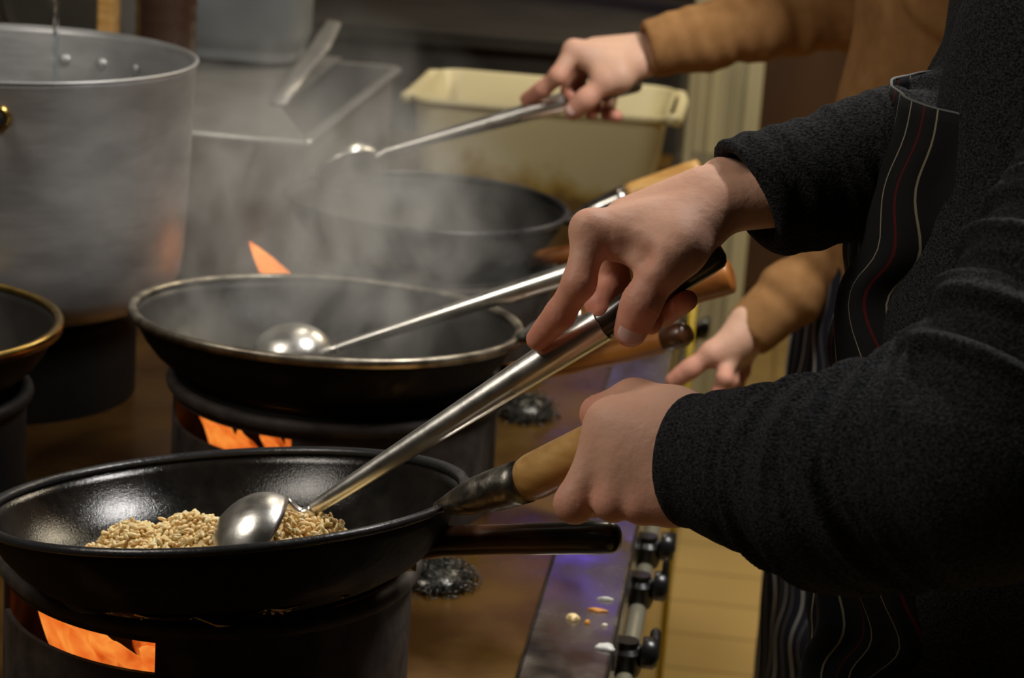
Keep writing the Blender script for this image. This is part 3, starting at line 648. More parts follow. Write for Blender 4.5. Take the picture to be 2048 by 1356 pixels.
# ------------------------------------------------------------------ rice
def grain_mesh():
    V = []; Fc = []
    prof = [(0, -1.0), (0.55, -0.82), (0.92, -0.4), (1.0, 0.1), (0.8, 0.6), (0.45, 0.9), (0, 1.0)]
    return lathe(prof, 7)
def rice_pile(seed):
    rnd = random.Random(seed); mb = MB(); u, v, n = tilt(-0.111, 0.128); c = np.array((-0.356, 1.50, 0.958))
    gv, gf = grain_mesh(); gv = np.array(gv)
    def floor_h(rad):      # inner wall height at radius
        rs = [a*0.173 for a, z in PROF]; zs = [z*0.78+0.003 for a, z in PROF]; return np.interp(rad, rs, zs)
    def height(x, y):
        # a ridge of rice along the near side, heaped to the middle
        h = 0.056*np.exp(-((x-0.005)/0.060)**2-((y+0.030)/0.060)**2)+0.046*np.exp(-((x+0.070)/0.052)**2-((y+0.030)/0.05)**2)+0.046*np.exp(-((x-0.070)/0.048)**2-((y+0.03)/0.045)**2)
        h += 0.004*sin(60*x+3)*cos(50*y)+0.003*sin(120*x+90*y)
        return h-0.006
    cnt = 0
    # heap body
    V = []; Fc = []; nr, na = 26, 72
    for i in range(nr+1):
        for j in range(na):
            r_ = 0.134*i/nr; a = 2*pi*j/na; x, y = r_*cos(a), r_*sin(a)
            z = floor_h(r_)+height(x, y)-0.003; V.append(c+u*x+v*y+n*z)
    for i in range(nr):
        for j in range(na):
            a = i*na+j; b = i*na+(j+1) % na; Fc.append((a, b, b+na, a+na))
    mb.add((V, Fc))
    while cnt < 4600:
        x, y = rnd.uniform(-0.135, 0.13), rnd.uniform(-0.125, 0.10); rr = sqrt(x*x+y*y)
        if rr > 0.134: continue
        h = height(x, y)
        if h < 0.0005: continue
        z = floor_h(rr)+h+rnd.uniform(-0.003, 0.0022)
        if rnd.random() < 0.07: z += rnd.uniform(0, 0.004)
        L = rnd.uniform(0.0026, 0.0037); w_ = rnd.uniform(0.0013, 0.0019)
        ax = np.array([rnd.gauss(0, 1), rnd.gauss(0, 1), rnd.gauss(0, 0.7)]); ax /= np.linalg.norm(ax); p, q, a_ = frame(ax)
        G = gv[:, 0:1]*w_*p+gv[:, 1:2]*w_*q+gv[:, 2:3]*L*a_
        G = c+u*x+v*y+n*z+G
        mb.add((G.tolist(), gf)); cnt += 1
    return mb.vf
o = part('fried_rice', rice_pile(4), M['rice']); tag(o, 'heap of tan fried rice in the nearest wok', 'rice', kind='stuff')

# ------------------------------------------------------------------ ladles
def ladle(bowl_c, bowl_r, bowl_d, axis, neck, tube0, tube1, wood1, r0, r1, rw, label, mwood='wood_dark', neckmid=None):
    """bowl: rim centre, rim radius, depth; axis = opening direction"""
    t = thing('ladle', label, 'ladle', 'steel wok ladles', tuple(bowl_c))
    u, v, a = frame(axis); k = 14
    prof = [(bowl_r*sin(x), -bowl_d*cos(x)) for x in np.linspace(0, pi/2, k)]
    inn = [(max(0, (bowl_r-0.0012)*sin(x)), -(bowl_d-0.0012)*cos(x)) for x in np.linspace(0, pi/2, k)]
    part('bowl', lathe(prof+inn[::-1], 72, bowl_c, u, v, a), M['steel'], t)
    nm = neckmid if neckmid is not None else (np.array(neck)+np.array(tube0))/2
    part('neck', sweep(arc(neck, nm, tube0, 12), [0.0022, 0.003, 0.0036, 0.0040, 0.0042, 0.0044, 0.0046, 0.0048, 0.005, r0*0.9, r0*0.97, r0], 20, squash=0.9), M['steel'], t)
    tube0 = np.array(tube0); tube1 = np.array(tube1); d = tube1-tube0
    pts = line(tube0, tube1, 14); rr = [r0+(r1-r0)*(s**0.85) for s in np.linspace(0, 1, 14)]
    part('handle_tube', sweep(pts+[tube1+d*0.002, tube1+d*0.0021], rr+[r1*0.97, r1*0.86], 36), M['steel'], t, sharp=35)
    if wood1 is not None:
        wood1 = np.array(wood1); e = (wood1-tube1)/np.linalg.norm(wood1-tube1)
        part('grip', sweep(line(tube1-e*0.01, wood1, 12)+[wood1+e*0.003, wood1+e*0.005], [rw*0.95]*3+[rw]*7+[rw*1.02, rw*0.98, rw*0.8, rw*0.45], 32), M[mwood], t)
    return t
LT1, LW1 = P(1205, 648, 1.528), P(1432, 506, 1.512)
LT0 = P(628, 1016, 1.592)
bc = P(512, 1092, 1.575)
ladle(bc, 0.0400, 0.032, (0.80, 0.18, -0.50), P(574, 999, 1.590), LT0, LT1, LW1, 0.0048, 0.0125, 0.0112, 'nearest steel ladle with dark wooden grip, scooping rice', neckmid=P(600, 1044, 1.600))
# middle ladle: bowl upside down in the steaming wok
bc2 = P(585, 712, 2.16)
ladle(bc2, 0.040, 0.032, (0.12, -0.08, -0.95), P(655, 700, 2.15), P(680, 694, 2.15), P(1250, 512, 2.09), P(1370, 474, 2.08), 0.0040, 0.0112, 0.0100, 'middle steel ladle lying bowl-down in the steaming wok', 'wood_dark', neckmid=P(668, 699, 2.15))
# far ladle: handled by the tan-sleeved cook
def mapC(x, y, d):
    k = 0.564; c, s = cos(radians(17.5)), sin(radians(17.5)); dx, dy = x-1182, y-462
    return P(1147+(dx*c-dy*s)*k, 100+(dx*s+dy*c)*k, 2.66+(d-1.50))
LT3, LW3 = mapC(1205, 648, 1.528), mapC(1432, 506, 1.512)
bc3 = P(700, 345, 2.72)
ladle(bc3, 0.042, 0.036, (0.42, -0.50, -0.58), P(748, 318, 2.70), P(768, 304, 2.70), LT3, LW3, 0.0040, 0.0120, 0.0110, 'farthest steel ladle held over the farthest wok by the tan-sleeved hand', neckmid=P(756, 312, 2.70))

# ------------------------------------------------------------------ scourers
def scourer(c, r, h, seed, label):
    rnd = random.Random(seed); mb = MB()
    for i in range(230):
        a = rnd.uniform(0, 2*pi); q = sqrt(rnd.random())*r; ph = rnd.uniform(0, 6); px, py = c[0]+q*cos(a), c[1]+q*sin(a)
        top = h*sqrt(max(0.05, 1-(q/r)**2)); z = c[2]+rnd.uniform(0.15, 1.0)*top
        rr = rnd.uniform(0.003, 0.007); ax = np.array([rnd.gauss(0, 1), rnd.gauss(0, 1), rnd.gauss(0, 1)]); p, s, _ = frame(ax)
        o_ = np.array([px, py, max(z, c[2]+0.003)]); n = 11
        pts = [o_+rr*(p*cos(t)+s*sin(t))+_*0.0015*t for t in np.linspace(0, 5.2, n)]
        for q_ in pts: q_[2] = max(q_[2], c[2]+0.0008)
        mb.add(sweep(pts, 0.0005, 4, False))
    core = blob(seed, (c[0], c[1], c[2]+0.0035), (r*0.85, r*0.85, h*0.7), jag=0.1); mb.add(core)
    o = part('steel_scourer', mb.vf, M['scour']); return tag(o, label, 'scourer', 'wire scourers on the range')
M['scour'] = mat('dark_steel_wool', (0.13, 0.125, 0.11), 0.32, 0.9, col2=(0.04, 0.04, 0.035), nscale=150)
def onz(x, y, z):
    r = fw+rt*(x-1024)/F-up*(y-678)/F; return CAM+r*((z-CAM[2])/r[2])
c = onz(872, 1165, TOP); scourer((c[0], c[1], TOP), 0.037, 0.022, 1, 'dark wire scourer on the brown top behind the nearest wok ring')
c = onz(1050, 832, TOP); scourer((c[0], c[1], TOP), 0.034, 0.028, 2, 'grey-green wire scourer beside the middle wok ring')

# ------------------------------------------------------------------ stockpot with tap water
PC = np.array([-0.806, 2.30]); PR = 0.205; PZ0, PZ1 = 0.874, 1.137
pot = thing('stockpot', 'large scratched aluminium stockpot at the left under running water', 'pot', loc=(PC[0], PC[1], PZ0))
o_ = [(0, 0), (0.150, 0.0), (0.172, 0.004), (0.186, 0.014), (0.194, 0.032), (0.198, 0.06), (0.202, 0.16), (PR, 0.257), (PR+0.0022, 0.2625)]
i_ = [(PR-0.003, 0.263), (PR-0.004, 0.257), (0.198, 0.16), (0.194, 0.06), (0.186, 0.03), (0.17, 0.010), (0, 0.004)]
part('pot_body', lathe(o_+i_, 128, (PC[0], PC[1], PZ0)), M['alu'], pot)
part('pot_rim', lathe([(PR+0.0005+0.0024*cos(a), 0.263+0.0018*sin(a)) for a in np.linspace(0, 2*pi, 9)[:-1]], 128, (PC[0], PC[1], PZ0), closed=True), M['alu'], pot)
def proj(p):
    v = np.asarray(p, float)-CAM; z = v@fw; return 1024+F*(v@rt)/z, 678-F*(v@up)/z
def find_wall(px, py, rad, back):
    best = None
    for a in np.arange(0, 360, 0.5):
        for z in np.arange(PZ0, PZ1, 0.004):
            if (sin(radians(a)) > -0.2) != back: continue
            q = proj((PC[0]+rad*cos(radians(a)), PC[1]+rad*sin(radians(a)), z)); e = (q[0]-px)**2+(q[1]-py)**2
            if best is None or e < best[0]: best = (e, radians(a), z)
    return best[1:]
for px, py in ((129, 121), (200, 130), (267, 141)):
    a, z = find_wall(px, py, 0.1985, True); d = np.array([-cos(a), -sin(a), 0]); u_, v_, _ = frame(d)
    part('rivet', lathe([(0.0075, -0.001), (0.0072, 0.001), (0.0055, 0.0028), (0.003, 0.0038), (0, 0.0042)], 24, (PC[0]-d[0]*0.2005, PC[1]-d[1]*0.2005, z), u_, v_, d), M['alu'], pot)
a, z = find_wall(-4, 238, 0.203, False); d = np.array([cos(a), sin(a), 0]); s_ = np.array([-sin(a), cos(a), 0])
if (proj(np.array([PC[0], PC[1], z])+d*0.2+s_*0.02)[0] > proj(np.array([PC[0], PC[1], z])+d*0.2)[0]): s_ = -s_
hc = np.array([PC[0], PC[1], z])+d*0.203
hp = arc(hc, hc+d*0.05, hc+d*0.055+s_*0.05, 8)+[hc+d*0.055+s_*0.09]+arc(hc+d*0.055+s_*0.10, hc+d*0.05+s_*0.15, hc+s_*0.15-d*0.035, 8)
part('pot_handle', sweep(hp, 0.0075, 20), M['iron_dull'], pot)
u_, v_, _ = frame(d)
part('handle_washer', lathe([(0.0085, -0.001), (0.0135, 0.0), (0.0135, 0.0035), (0.0085, 0.005)], 28, hc, u_, v_, d), M['brass'], pot)
burner(PC[0], PC[1]-0.005, 0.150, TOP, 0.866, 0, 0, 'black iron ring under the big aluminium stockpot', 'iron_dull', False)
# water
wt = P(113, 20, 2.46); wb = (wt[0], wt[1], 0.93); ztop = 1.42
mb = MB()
for st in (0, pi):
    pts = []; rad = []
    for z in np.linspace(ztop, wb[2], 90):
        ph = 95*(ztop-z)+st; A = 0.0022*(0.6+0.4*sin(31*z)); pts.append((wt[0]+A*cos(ph), wt[1]+A*sin(ph), z)); rad.append(0.0021+0.0008*sin(140*z+st))
    mb.add(sweep(pts, rad, 10))
tag(part('water_stream', mb.vf, M['water']), 'thin twisting stream of water falling into the stockpot', 'water')
tap = thing('wall_tap', 'steel tap spout above the stockpot, reaching from the wall', 'tap', loc=(-1.4, wt[1], 1.45))
part('spout', sweep([(-1.4, wt[1], 1.47), (-1.2, wt[1], 1.52), (-1.0, wt[1], 1.54)]+arc((wt[0]-0.08, wt[1], 1.54), (wt[0], wt[1], 1.54), (wt[0], wt[1], 1.42), 8), 0.009, 18), M['steel'], tap)

# ------------------------------------------------------------------ tubs and bins in the background
def rrect(x0, x1, y0, y1, r, z, n=8):
    out = []
    for cx, cy, a0 in ((x1-r, y1-r, 0), (x0+r, y1-r, 90), (x0+r, y0+r, 180), (x1-r, y0+r, 270)):
        for k in range(n+1):
            a = radians(a0+90*k/n); out.append((cx+r*cos(a), cy+r*sin(a), z))
    return out
def loft(loops, cap0=True, cap1=True):
    V = []; Fc = []; n = len(loops[0])
    for l in loops: V += l
    for k in range(len(loops)-1):
        for i in range(n):
            j = (i+1) % n; Fc.append((k*n+i, k*n+j, (k+1)*n+j, (k+1)*n+i))
    if cap0: Fc.append(tuple(range(n))[::-1])
    if cap1: Fc.append(tuple(range((len(loops)-1)*n, len(loops)*n)))
    return V, Fc
def bin_(x0, x1, y0, y1, z0, z1, r, taper, lip, wall=0.003, round_b=0.015):
    L = []; H = z1-z0
    for f in (0, 0.3, 0.7, 1.0):     # rounded foot
        z = z0+round_b*(1-cos(f*pi/2)); ins = round_b*(1-sin(f*pi/2)); t = taper*(1-(z-z0)/H)+ins; L.append(rrect(x0+t, x1-t, y0+t, y1-t, r, z))
    for f in (0.3, 0.6, 0.96): t = taper*(1-f); L.append(rrect(x0+t, x1-t, y0+t, y1-t, r, z0+H*f))
    L.append(rrect(x0-lip, x1+lip, y0-lip, y1+lip, r+lip, z1-0.006)); L.append(rrect(x0-lip, x1+lip, y0-lip, y1+lip, r+lip, z1-0.001)); L.append(rrect(x0-lip*0.7, x1+lip*0.7, y0-lip*0.7, y1+lip*0.7, r+lip, z1+0.001))
    L.append(rrect(x0+wall, x1-wall, y0+wall, y1-wall, r-wall*0.5, z1-0.002))
    t = taper+wall+0.003; L.append(rrect(x0+t, x1-t, y0+t, y1-t, r-wall*0.5, z0+wall+0.004))
    return loft(L)
tb = thing('plastic_tub', 'rectangular cream plastic tub with stained base behind the farthest wok', 'tub', loc=(-0.31, 3.3, TOP))
TX0, TX1, TY0, TY1, TZ = -0.500, -0.140, 3.155, 3.455, 0.988
part('tub_body', bin_(TX0, TX1, TY0, TY1, TOP, TZ, 0.035, 0.022, 0.006), M['tub'], tb, sharp=60)
for sx in (-1, 1):
    xx = TX0 if sx < 0 else TX1
    part('tub_lug', sweep([(xx+sx*0.002, TY0+0.03, TZ-0.006), (xx+sx*0.014, TY0+0.035, TZ-0.006), (xx+sx*0.018, TY0+0.06, TZ-0.012), (xx+sx*0.018, TY1-0.06, TZ-0.012), (xx+sx*0.014, TY1-0.035, TZ-0.006), (xx+sx*0.002, TY1-0.03, TZ-0.006)], 0.0085, 14), M['tub'], tb)
# low steel bin with cover sheet
bn = thing('steel_bin', 'long open steel bin with a partly drawn cover left of the cream tub', 'bin', loc=(-0.76, 3.1, TOP))
BX0, BX1, BY0, BY1, BZ = -0.98, -0.575, 2.735, 3.45, 0.985
part('bin_body', bin_(BX0, BX1, BY0, BY1, TOP, BZ, 0.012, 0.004, 0.012, 0.004, 0.006), M['steel_grey'], bn, sharp=50)
q = [P(480, 214, 3.01), P(560, 219, 3.0), P(616, 296, 2.80), (BX0-0.008, BY0-0.008, BZ), (BX0-0.008, BY1, BZ), (BX0+0.20, BY1, BZ)]
e1 = onz(560, 216, BZ+0.004); e2 = onz(612, 290, BZ+0.004); e3 = onz(700, 60, BZ+0.004)
poly = [(BX0-0.01, BY0-0.014), (e2[0], BY0-0.014), (e1[0], e1[1]), (e1[0]-0.015, BY1+0.01), (BX0-0.01, BY1+0.01)]
V = [(x, y, BZ+0.0025) for x, y in poly]+[(x, y, BZ+0.0065) for x, y in poly]; n5 = len(poly)
part('bin_cover', (V, [tuple(range(n5))[::-1], tuple(range(n5, 2*n5))]+[(i, (i+1) % n5, (i+1) % n5+n5, i+n5) for i in range(n5)]), M['steel_grey'], bn, False)
part('cover_edge_bar', sweep([(BX0, BY0-0.014, BZ+0.002), (e2[0], BY0-0.014, BZ+0.002)], 0.005, 12), M['steel_grey'], bn)
part('corner_knob', blob(3, (e2[0], BY0-0.014, BZ+0.004), (0.006, 0.006, 0.006), jag=0.0), M['steel'], bn)
p0, p1, p2 = onz(556, 208, BZ+0.010), P(640, 95, 3.38), P(668, 45, 3.42)
sc = sweep([p0, (p0+p1)/2+[0, 0, 0.004], p1, p2], [0.012, 0.014, 0.016, 0.012], 16, True, 0.35, side=(1, 0.2, 0))
tag(part('steel_scraper', sc, M['steel_grey']), 'flat steel scraper leaning up from the steel bin cover', 'scraper')
tk = thing('grey_container', 'big grey round-bottomed container standing on the steel bin', 'container', loc=(-0.80, 3.36, BZ))
part('container_body', bin_(-0.925, -0.690, 3.26, 3.44, BZ+0.0075, 1.30, 0.05, 0.008, 0.006, 0.004, 0.045), M['grey_plastic'], tk, sharp=60)
jr = P(332, 60, 2.95); jz = BZ+0.0068
prof = [(0, 0), (0.034, 0), (0.040, 0.006)]
for k in range(11): prof += [(0.040, 0.012+k*0.021), (0.0385, 0.024+k*0.021), (0.040, 0.031+k*0.021)]
prof += [(0.030, 0.265), (0.018, 0.28), (0.018, 0.30), (0, 0.30)]
tag(part('ribbed_bottle', lathe(prof, 48, (jr[0], jr[1], jz)), M['brown_plastic']), 'dark brown ribbed bottle behind the stockpot', 'bottle')
a = P(218, 15, 2.95)
tag(bbox_obj('wooden_board', (a[0]-0.011, a[0]+0.011, a[1]-0.018, a[1]+0.018, jz, 1.38), M['wood_light'], None, 0.003), 'narrow upright edge of a wooden board behind the stockpot', 'board')
a = P(165, -5, 2.98); u_, v_, n_ = frame((0.35, -0.8, 0.55))
tag(part('pan_cover', lathe([(0, 0.012), (0.05, 0.011), (0.10, 0.004), (0.115, 0), (0.118, -0.003), (0.10, 0.001), (0.05, 0.008), (0, 0.009)], 64, (a[0]-0.03, a[1]+0.12, 1.105), u_, v_, n_), M['steel_dark']), 'dark steel pan cover leaning behind the stockpot', 'pan cover')
# counter behind
ct = thing('back_counter', 'dark steel counter across the back beyond the cream tub', 'counter', loc=(-0.7, 4.5, 0))
bbox_obj('counter_body', (-1.39, -0.155, 4.15, 4.9, 0, 0.93), M['steel_dark'], ct, 0.004)
bbox_obj('counter_top', (-1.39, -0.150, 4.12, 4.95, 0.93, 0.96), M['steel_dark'], ct, 0.005)
cb = thing('wooden_cupboard', 'dark brown wooden cupboard in shadow past the cream pillar', 'cupboard', loc=(0.3, 6.2, 0))
bbox_obj('cupboard_body', (-0.2, 0.9, 6.0, 6.38, 0, 1.9), M['cup'] if 'cup' in M else mat('dark_brown_wood', (0.10, 0.045, 0.016), 0.5, 0, col2=(0.06, 0.026, 0.010), nscale=6, stretch=(1, 1, 0.2)), cb, 0.005)
for x in (-0.19, 0.36): bbox_obj('cupboard_door', (x, x+0.53, 5.985, 6.0, 0.08, 1.88), bpy.data.materials['dark_brown_wood'], cb, 0.004)
# insect lamp high on the back wall
il = thing('insect_lamp', 'violet insect lamp high on the back wall', 'lamp', loc=(-0.4, 6.35, 2.3))
bbox_obj('lamp_case', (-0.75, -0.05, 6.34, 6.395, 2.20, 2.50), M['steel_grey'], il, 0.006)
M['uv'] = bpy.data.materials.new('violet_tube'); M['uv'].use_nodes = True; nt = M['uv'].node_tree; bb = nt.nodes['Principled BSDF']; bb.inputs['Emission Color'].default_value = (0.20, 0.12, 1.0, 1); bb.inputs['Emission Strength'].default_value = 4.5
for z in (2.28, 2.42): part('lamp_tube', sweep([(-0.55, 6.32, z), (-0.25, 6.32, z)], 0.013, 12), M['uv'], il)

# ------------------------------------------------------------------ people
def person_empty(label, loc): return thing('person', label, 'person', loc=loc)

def body_mesh(p, arms, torso, head, legs):
    """coarse continuous figure: torso, neck, head, arms, legs"""
    pts = [q for a in arms for q, r in a]+[q for q, r in torso]+[q for l in legs for q, r in l]+[head+np.array([0, 0, 0.14])]
    lo, hi = bounds(pts, 0.16); S_ = SDF(lo, hi, 0.010); D = None
    for (a, ra), (b, rb) in zip(torso, torso[1:]):
        for s in (-1, 1):
            o = np.array([0, 0.065*s, 0]); d = S_.seg(a+o, b+o, ra, rb); D = d if D is None else smin(D, d, 0.05)
    for ch in arms+legs:
        for (a, ra), (b, rb) in zip(ch, ch[1:]): D = smin(D, S_.seg(a, b, ra, rb), 0.03)
    nk = torso[-1][0]+np.array([0, 0, 0.06])
    D = smin(D, S_.seg(nk, head-np.array([-0.02, 0, 0.06]), 0.055, 0.052), 0.03)
    D = smin(D, S_.ell(head, (0.090, 0.074, 0.110)), 0.02)
    D = smin(D, S_.ell(head+np.array([-0.035, 0, -0.065]), (0.055, 0.050, 0.05)), 0.03)
    D = smin(D, S_.seg(head+np.array([-0.088, 0, 0.012]), head+np.array([-0.108, 0, -0.022]), 0.008, 0.013), 0.012)
    for s in (-1, 1): D = smin(D, S_.ell(head+np.array([0.005, 0.075*s, -0.01]), (0.020, 0.012, 0.032)), 0.008); D = smax(D, -S_.ell(head+np.array([-0.088, 0.030*s, 0.012]), (0.012, 0.016, 0.010)), 0.012)
    V, Fc = S_.mesh(D, 2); return V, Fc, np.zeros(len(V))
def hair_part(head, p):
    S_ = SDF(head-0.15, head+0.16, 0.008); d = S_.ell(head+np.array([0.008, 0, 0.010]), (0.098, 0.083, 0.118))
    d = smax(d, -S_.plane(head+np.array([-0.050, 0, 0.030]), (0.80, 0, 0.60)), 0.02); d = smax(d, -S_.plane(head+np.array([0, 0, -0.06]), (0, 0, 1)), 0.01)
    V, Fc = S_.mesh(d, 2); return fast_mesh('hair', V, Fc, M['hair'], p)
def eyes(head, p, body):
    for s in (-1, 1): part('eye', lathe([(0.011*sin(a), -0.011*cos(a)) for a in np.linspace(0, pi, 9)], 16, head+np.array([-0.078, 0.030*s, 0.012])), M['paste'], p)
    part('mouth', sweep([head+np.array([-0.084, y, -0.055-abs(y)*0.05]) for y in np.linspace(-0.024, 0.024, 7)], [0.002, 0.004, 0.005, 0.0045, 0.005, 0.004, 0.002], 10), M['nail'], p)

def sleeve_field(S_, pts, rads, wr, lam, cuff_len, cuff_extra, seed, cut_n, k=0.012, wr_start=0.0):
    """distance to a sleeve: polyline with folds; pts world"""
    D = None; s0 = 0.0
    rnd = random.Random(seed); ph = [rnd.uniform(0, 6.28) for _ in range(6)]
    for (a, b, ra, rb) in zip(pts, pts[1:], rads, rads[1:]):
        a = np.array(a, np.float32); b = np.array(b, np.float32); d = b-a; L2 = float(d@d); L = sqrt(L2)
        px, py, pz = S_.X-a[0], S_.Y-a[1], S_.Z-a[2]
        t = (px*d[0]+py*d[1]+pz*d[2])/L2; tc = np.clip(t, 0, 1)
        dist = np.sqrt((px-tc*d[0])**2+(py-tc*d[1])**2+(pz-tc*d[2])**2)
        s = s0+tc*L; r = ra+(rb-ra)*tc
        fold = np.sin(2*pi*s/lam+1.6*np.sin(19*S_.Z+ph[0])+1.3*np.sin(23*S_.Y+17*S_.X+ph[1]))
        fold = np.where(fold > 0, fold, 0.55*fold)+0.45*np.sin(2*pi*s/(lam*0.43)+2*np.sin(31*S_.Z+ph[2])+ph[3])
        env = np.clip((s-cuff_len)/0.03, 0, 1) if cuff_len else 1.0
        q = dist-r-wr*fold*(0.15+0.85*env)
        D = q if D is None else smin(D, q, k); s0 += L
    # turned-back cuff
    if cuff_extra:
        a = np.array(pts[0]); d = np.array(pts[1])-a; d /= np.linalg.norm(d)
        r0 = rads[0]+cuff_extra
        cu = S_.seg(a, a+d*cuff_len, r0, r0+(rads[1]-rads[0])*min(1, cuff_len/np.linalg.norm(np.array(pts[1])-a)))
        s = S_.plane(a, d)
        cu = cu-0.0012*np.sin(2*pi*s/0.021+2*np.sin(40*S_.Z))
        cu = smax(cu, s-cuff_len, 0.006); D = np.minimum(D, cu)
        D = D
    a = np.array(pts[0]); n = np.array(cut_n, float)
    D = smax(D, -S_.plane(a, n), 0.006)
    d0 = np.array(pts[1])-a; d0 /= np.linalg.norm(d0)
    D = smax(D, -S_.seg(a-d0*0.04, a+d0*0.004, rads[0]-max(0.0035, 1.7*S_.h), rads[0]-max(0.008, 2.2*S_.h)), 0.004)
    return D
def unit(v): v = np.array(v, float); return v/np.linalg.norm(v)

# ---- front cook
def c3(*a): return np.array(a, float)
RA = [P(1492, 395, 1.535), P(1610, 370, 1.545), P(1760, 335, 1.555), P(1960, 300, 1.60), c3(0.245, 1.735, 1.325)]
LA = [P(1368, 918, 1.425), P(1500, 935, 1.395), P(1690, 965, 1.335), P(1975, 905, 1.265), c3(0.245, 1.345, 1.285)]
handA = dict(wrist=P(1452, 388, 1.535), fore=P(1590, 372, 1.545), wu=P(1452, 410, 1.519)-P(1452, 388, 1.535), wr=0.0178,
    fingers=[[P(1184, 464, 1.500), P(1158, 566, 1.492), P(1120, 628, 1.506), P(1076, 678, 1.527)],
             [P(1218, 462, 1.528), P(1228, 560, 1.545), P(1200, 606, 1.530), P(1205, 622, 1.526)],
             [P(1266, 434, 1.552), P(1300, 560, 1.565), P(1303, 622, 1.535), P(1301, 646, 1.524)],
             [P(1312, 418, 1.572), P(1348, 560, 1.580), P(1326, 628, 1.540), P(1374, 601, 1.508)]],
    fr=[(0.0125, 0.0112, 0.0102, 0.0082), (0.0120, 0.0108, 0.0098, 0.0085), (0.0118, 0.0102, 0.0092, 0.0080), (0.0112, 0.0092, 0.0084, 0.0072)],
    thumb=[P(1400, 458, 1.508), P(1330, 528, 1.488), P(1284, 604, 1.486), P(1261, 661, 1.494)], tr=(0.0142, 0.0128, 0.0112),
    extra=[(P(1328, 520, 1.484), P(1322, 538, 1.484), 0.0138, 0.0132, 0.006), (P(1180, 458, 1.498), P(1186, 468, 1.498), 0.0128, 0.0128, 0.005)],
    sub=[(P(1262, 500, 1.4785), P(1285, 512, 1.4755), 0.0050, 0.0050, 0.012), (P(1225, 500, 1.482), P(1212, 520, 1.479), 0.002, 0.002, 0.006)],
    web=[(P(1240, 482, 1.500), P(1350, 480, 1.497), 0.0130, 0.0175, 0.014), (P(1290, 508, 1.490), P(1360, 500, 1.488), 0.010, 0.014, 0.012),
         (P(1255, 430, 1.530), P(1400, 395, 1.530), 0.010, 0.018, 0.012)], kf=0.0075, kff=0.0012, kp=0.009)
handB = dict(wrist=P(1372, 918, 1.432), fore=P(1500, 930, 1.400), wu=P(1372, 868, 1.440)-P(1372, 918, 1.432), wr=0.0200,
    fingers=[[P(1222, 852, 1.446), P(1149, 1006, 1.442), P(1188, 1000, 1.480), P(1215, 935, 1.512)],
             [P(1268, 868, 1.437), P(1226, 1004, 1.432), P(1255, 985, 1.470), P(1268, 915, 1.495)],
             [P(1312, 885, 1.432), P(1283, 1010, 1.426), P(1302, 980, 1.462), P(1310, 905, 1.480)],
             [P(1345, 905, 1.430), P(1332, 1008, 1.424), P(1342, 975, 1.452), P(1345, 905, 1.468)]],
    fr=[(0.0128, 0.0128, 0.0108, 0.009), (0.0128, 0.0122, 0.0105, 0.009), (0.0126, 0.0118, 0.010, 0.0085), (0.0124, 0.0115, 0.009, 0.008)],
    thumb=[P(1335, 828, 1.462), P(1268, 810, 1.474), P(1200, 828, 1.484), P(1212, 862, 1.500)], tr=(0.0138, 0.0122, 0.0108),
    web=[(P(1245, 860, 1.455), P(1350, 860, 1.445), 0.013, 0.018, 0.02), (P(1255, 935, 1.440), P(1360, 950, 1.430), 0.018, 0.020, 0.02)], kf=0.016, kff=0.0045, kp=0.018)
def merge_body(p, name, pieces, m): V, Fc, A = merge(pieces); return fast_mesh(name, V, Fc, m, p, A)
HIRES = 0.00125
p1 = person_empty('person in charcoal knit sweater and dark pinstripe apron, both hands at the nearest wok', (0.24, 1.55, 0.0))
head1 = c3(0.15, 1.58, 1.62)
torso1 = [(c3(0.23, 1.56, 0.92), 0.115), (c3(0.22, 1.56, 1.12), 0.100), (c3(0.235, 1.56, 1.32), 0.105)]
arms1 = [[(c3(0.245, 1.735, 1.325), 0.05), (RA[3], 0.042), (RA[2], 0.036), (P(1600, 372, 1.545), 0.025)], [(c3(0.245, 1.345, 1.285), 0.05), (LA[3], 0.044), (LA[2], 0.038), (P(1505, 932, 1.40), 0.028)]]
legs1 = [[(c3(0.24, 1.56+s*0.09, 0.9), 0.085), (c3(0.22, 1.56+s*0.10, 0.48), 0.06), (c3(0.25, 1.56+s*0.10, 0.10), 0.042), (c3(0.15, 1.56+s*0.10, 0.05), 0.035)] for s in (-1, 1)]
merge_body(p1, 'body', [body_mesh(p1, arms1, torso1, head1, legs1), hand(handA, HIRES), hand(handB, HIRES)], M['skin1'])
hair_part(head1, p1); eyes(head1, p1, None)
T = handA['thumb']; nail(T[3], T[2], -fw+0.15*up+0.12*rt, 0.0114, 0.80, 0.0130, p1)
f = handA['fingers'][1]; nail(f[2], f[1], -fw*0.6-rt*0.7, 0.0099, 0.5, 0.009, p1)

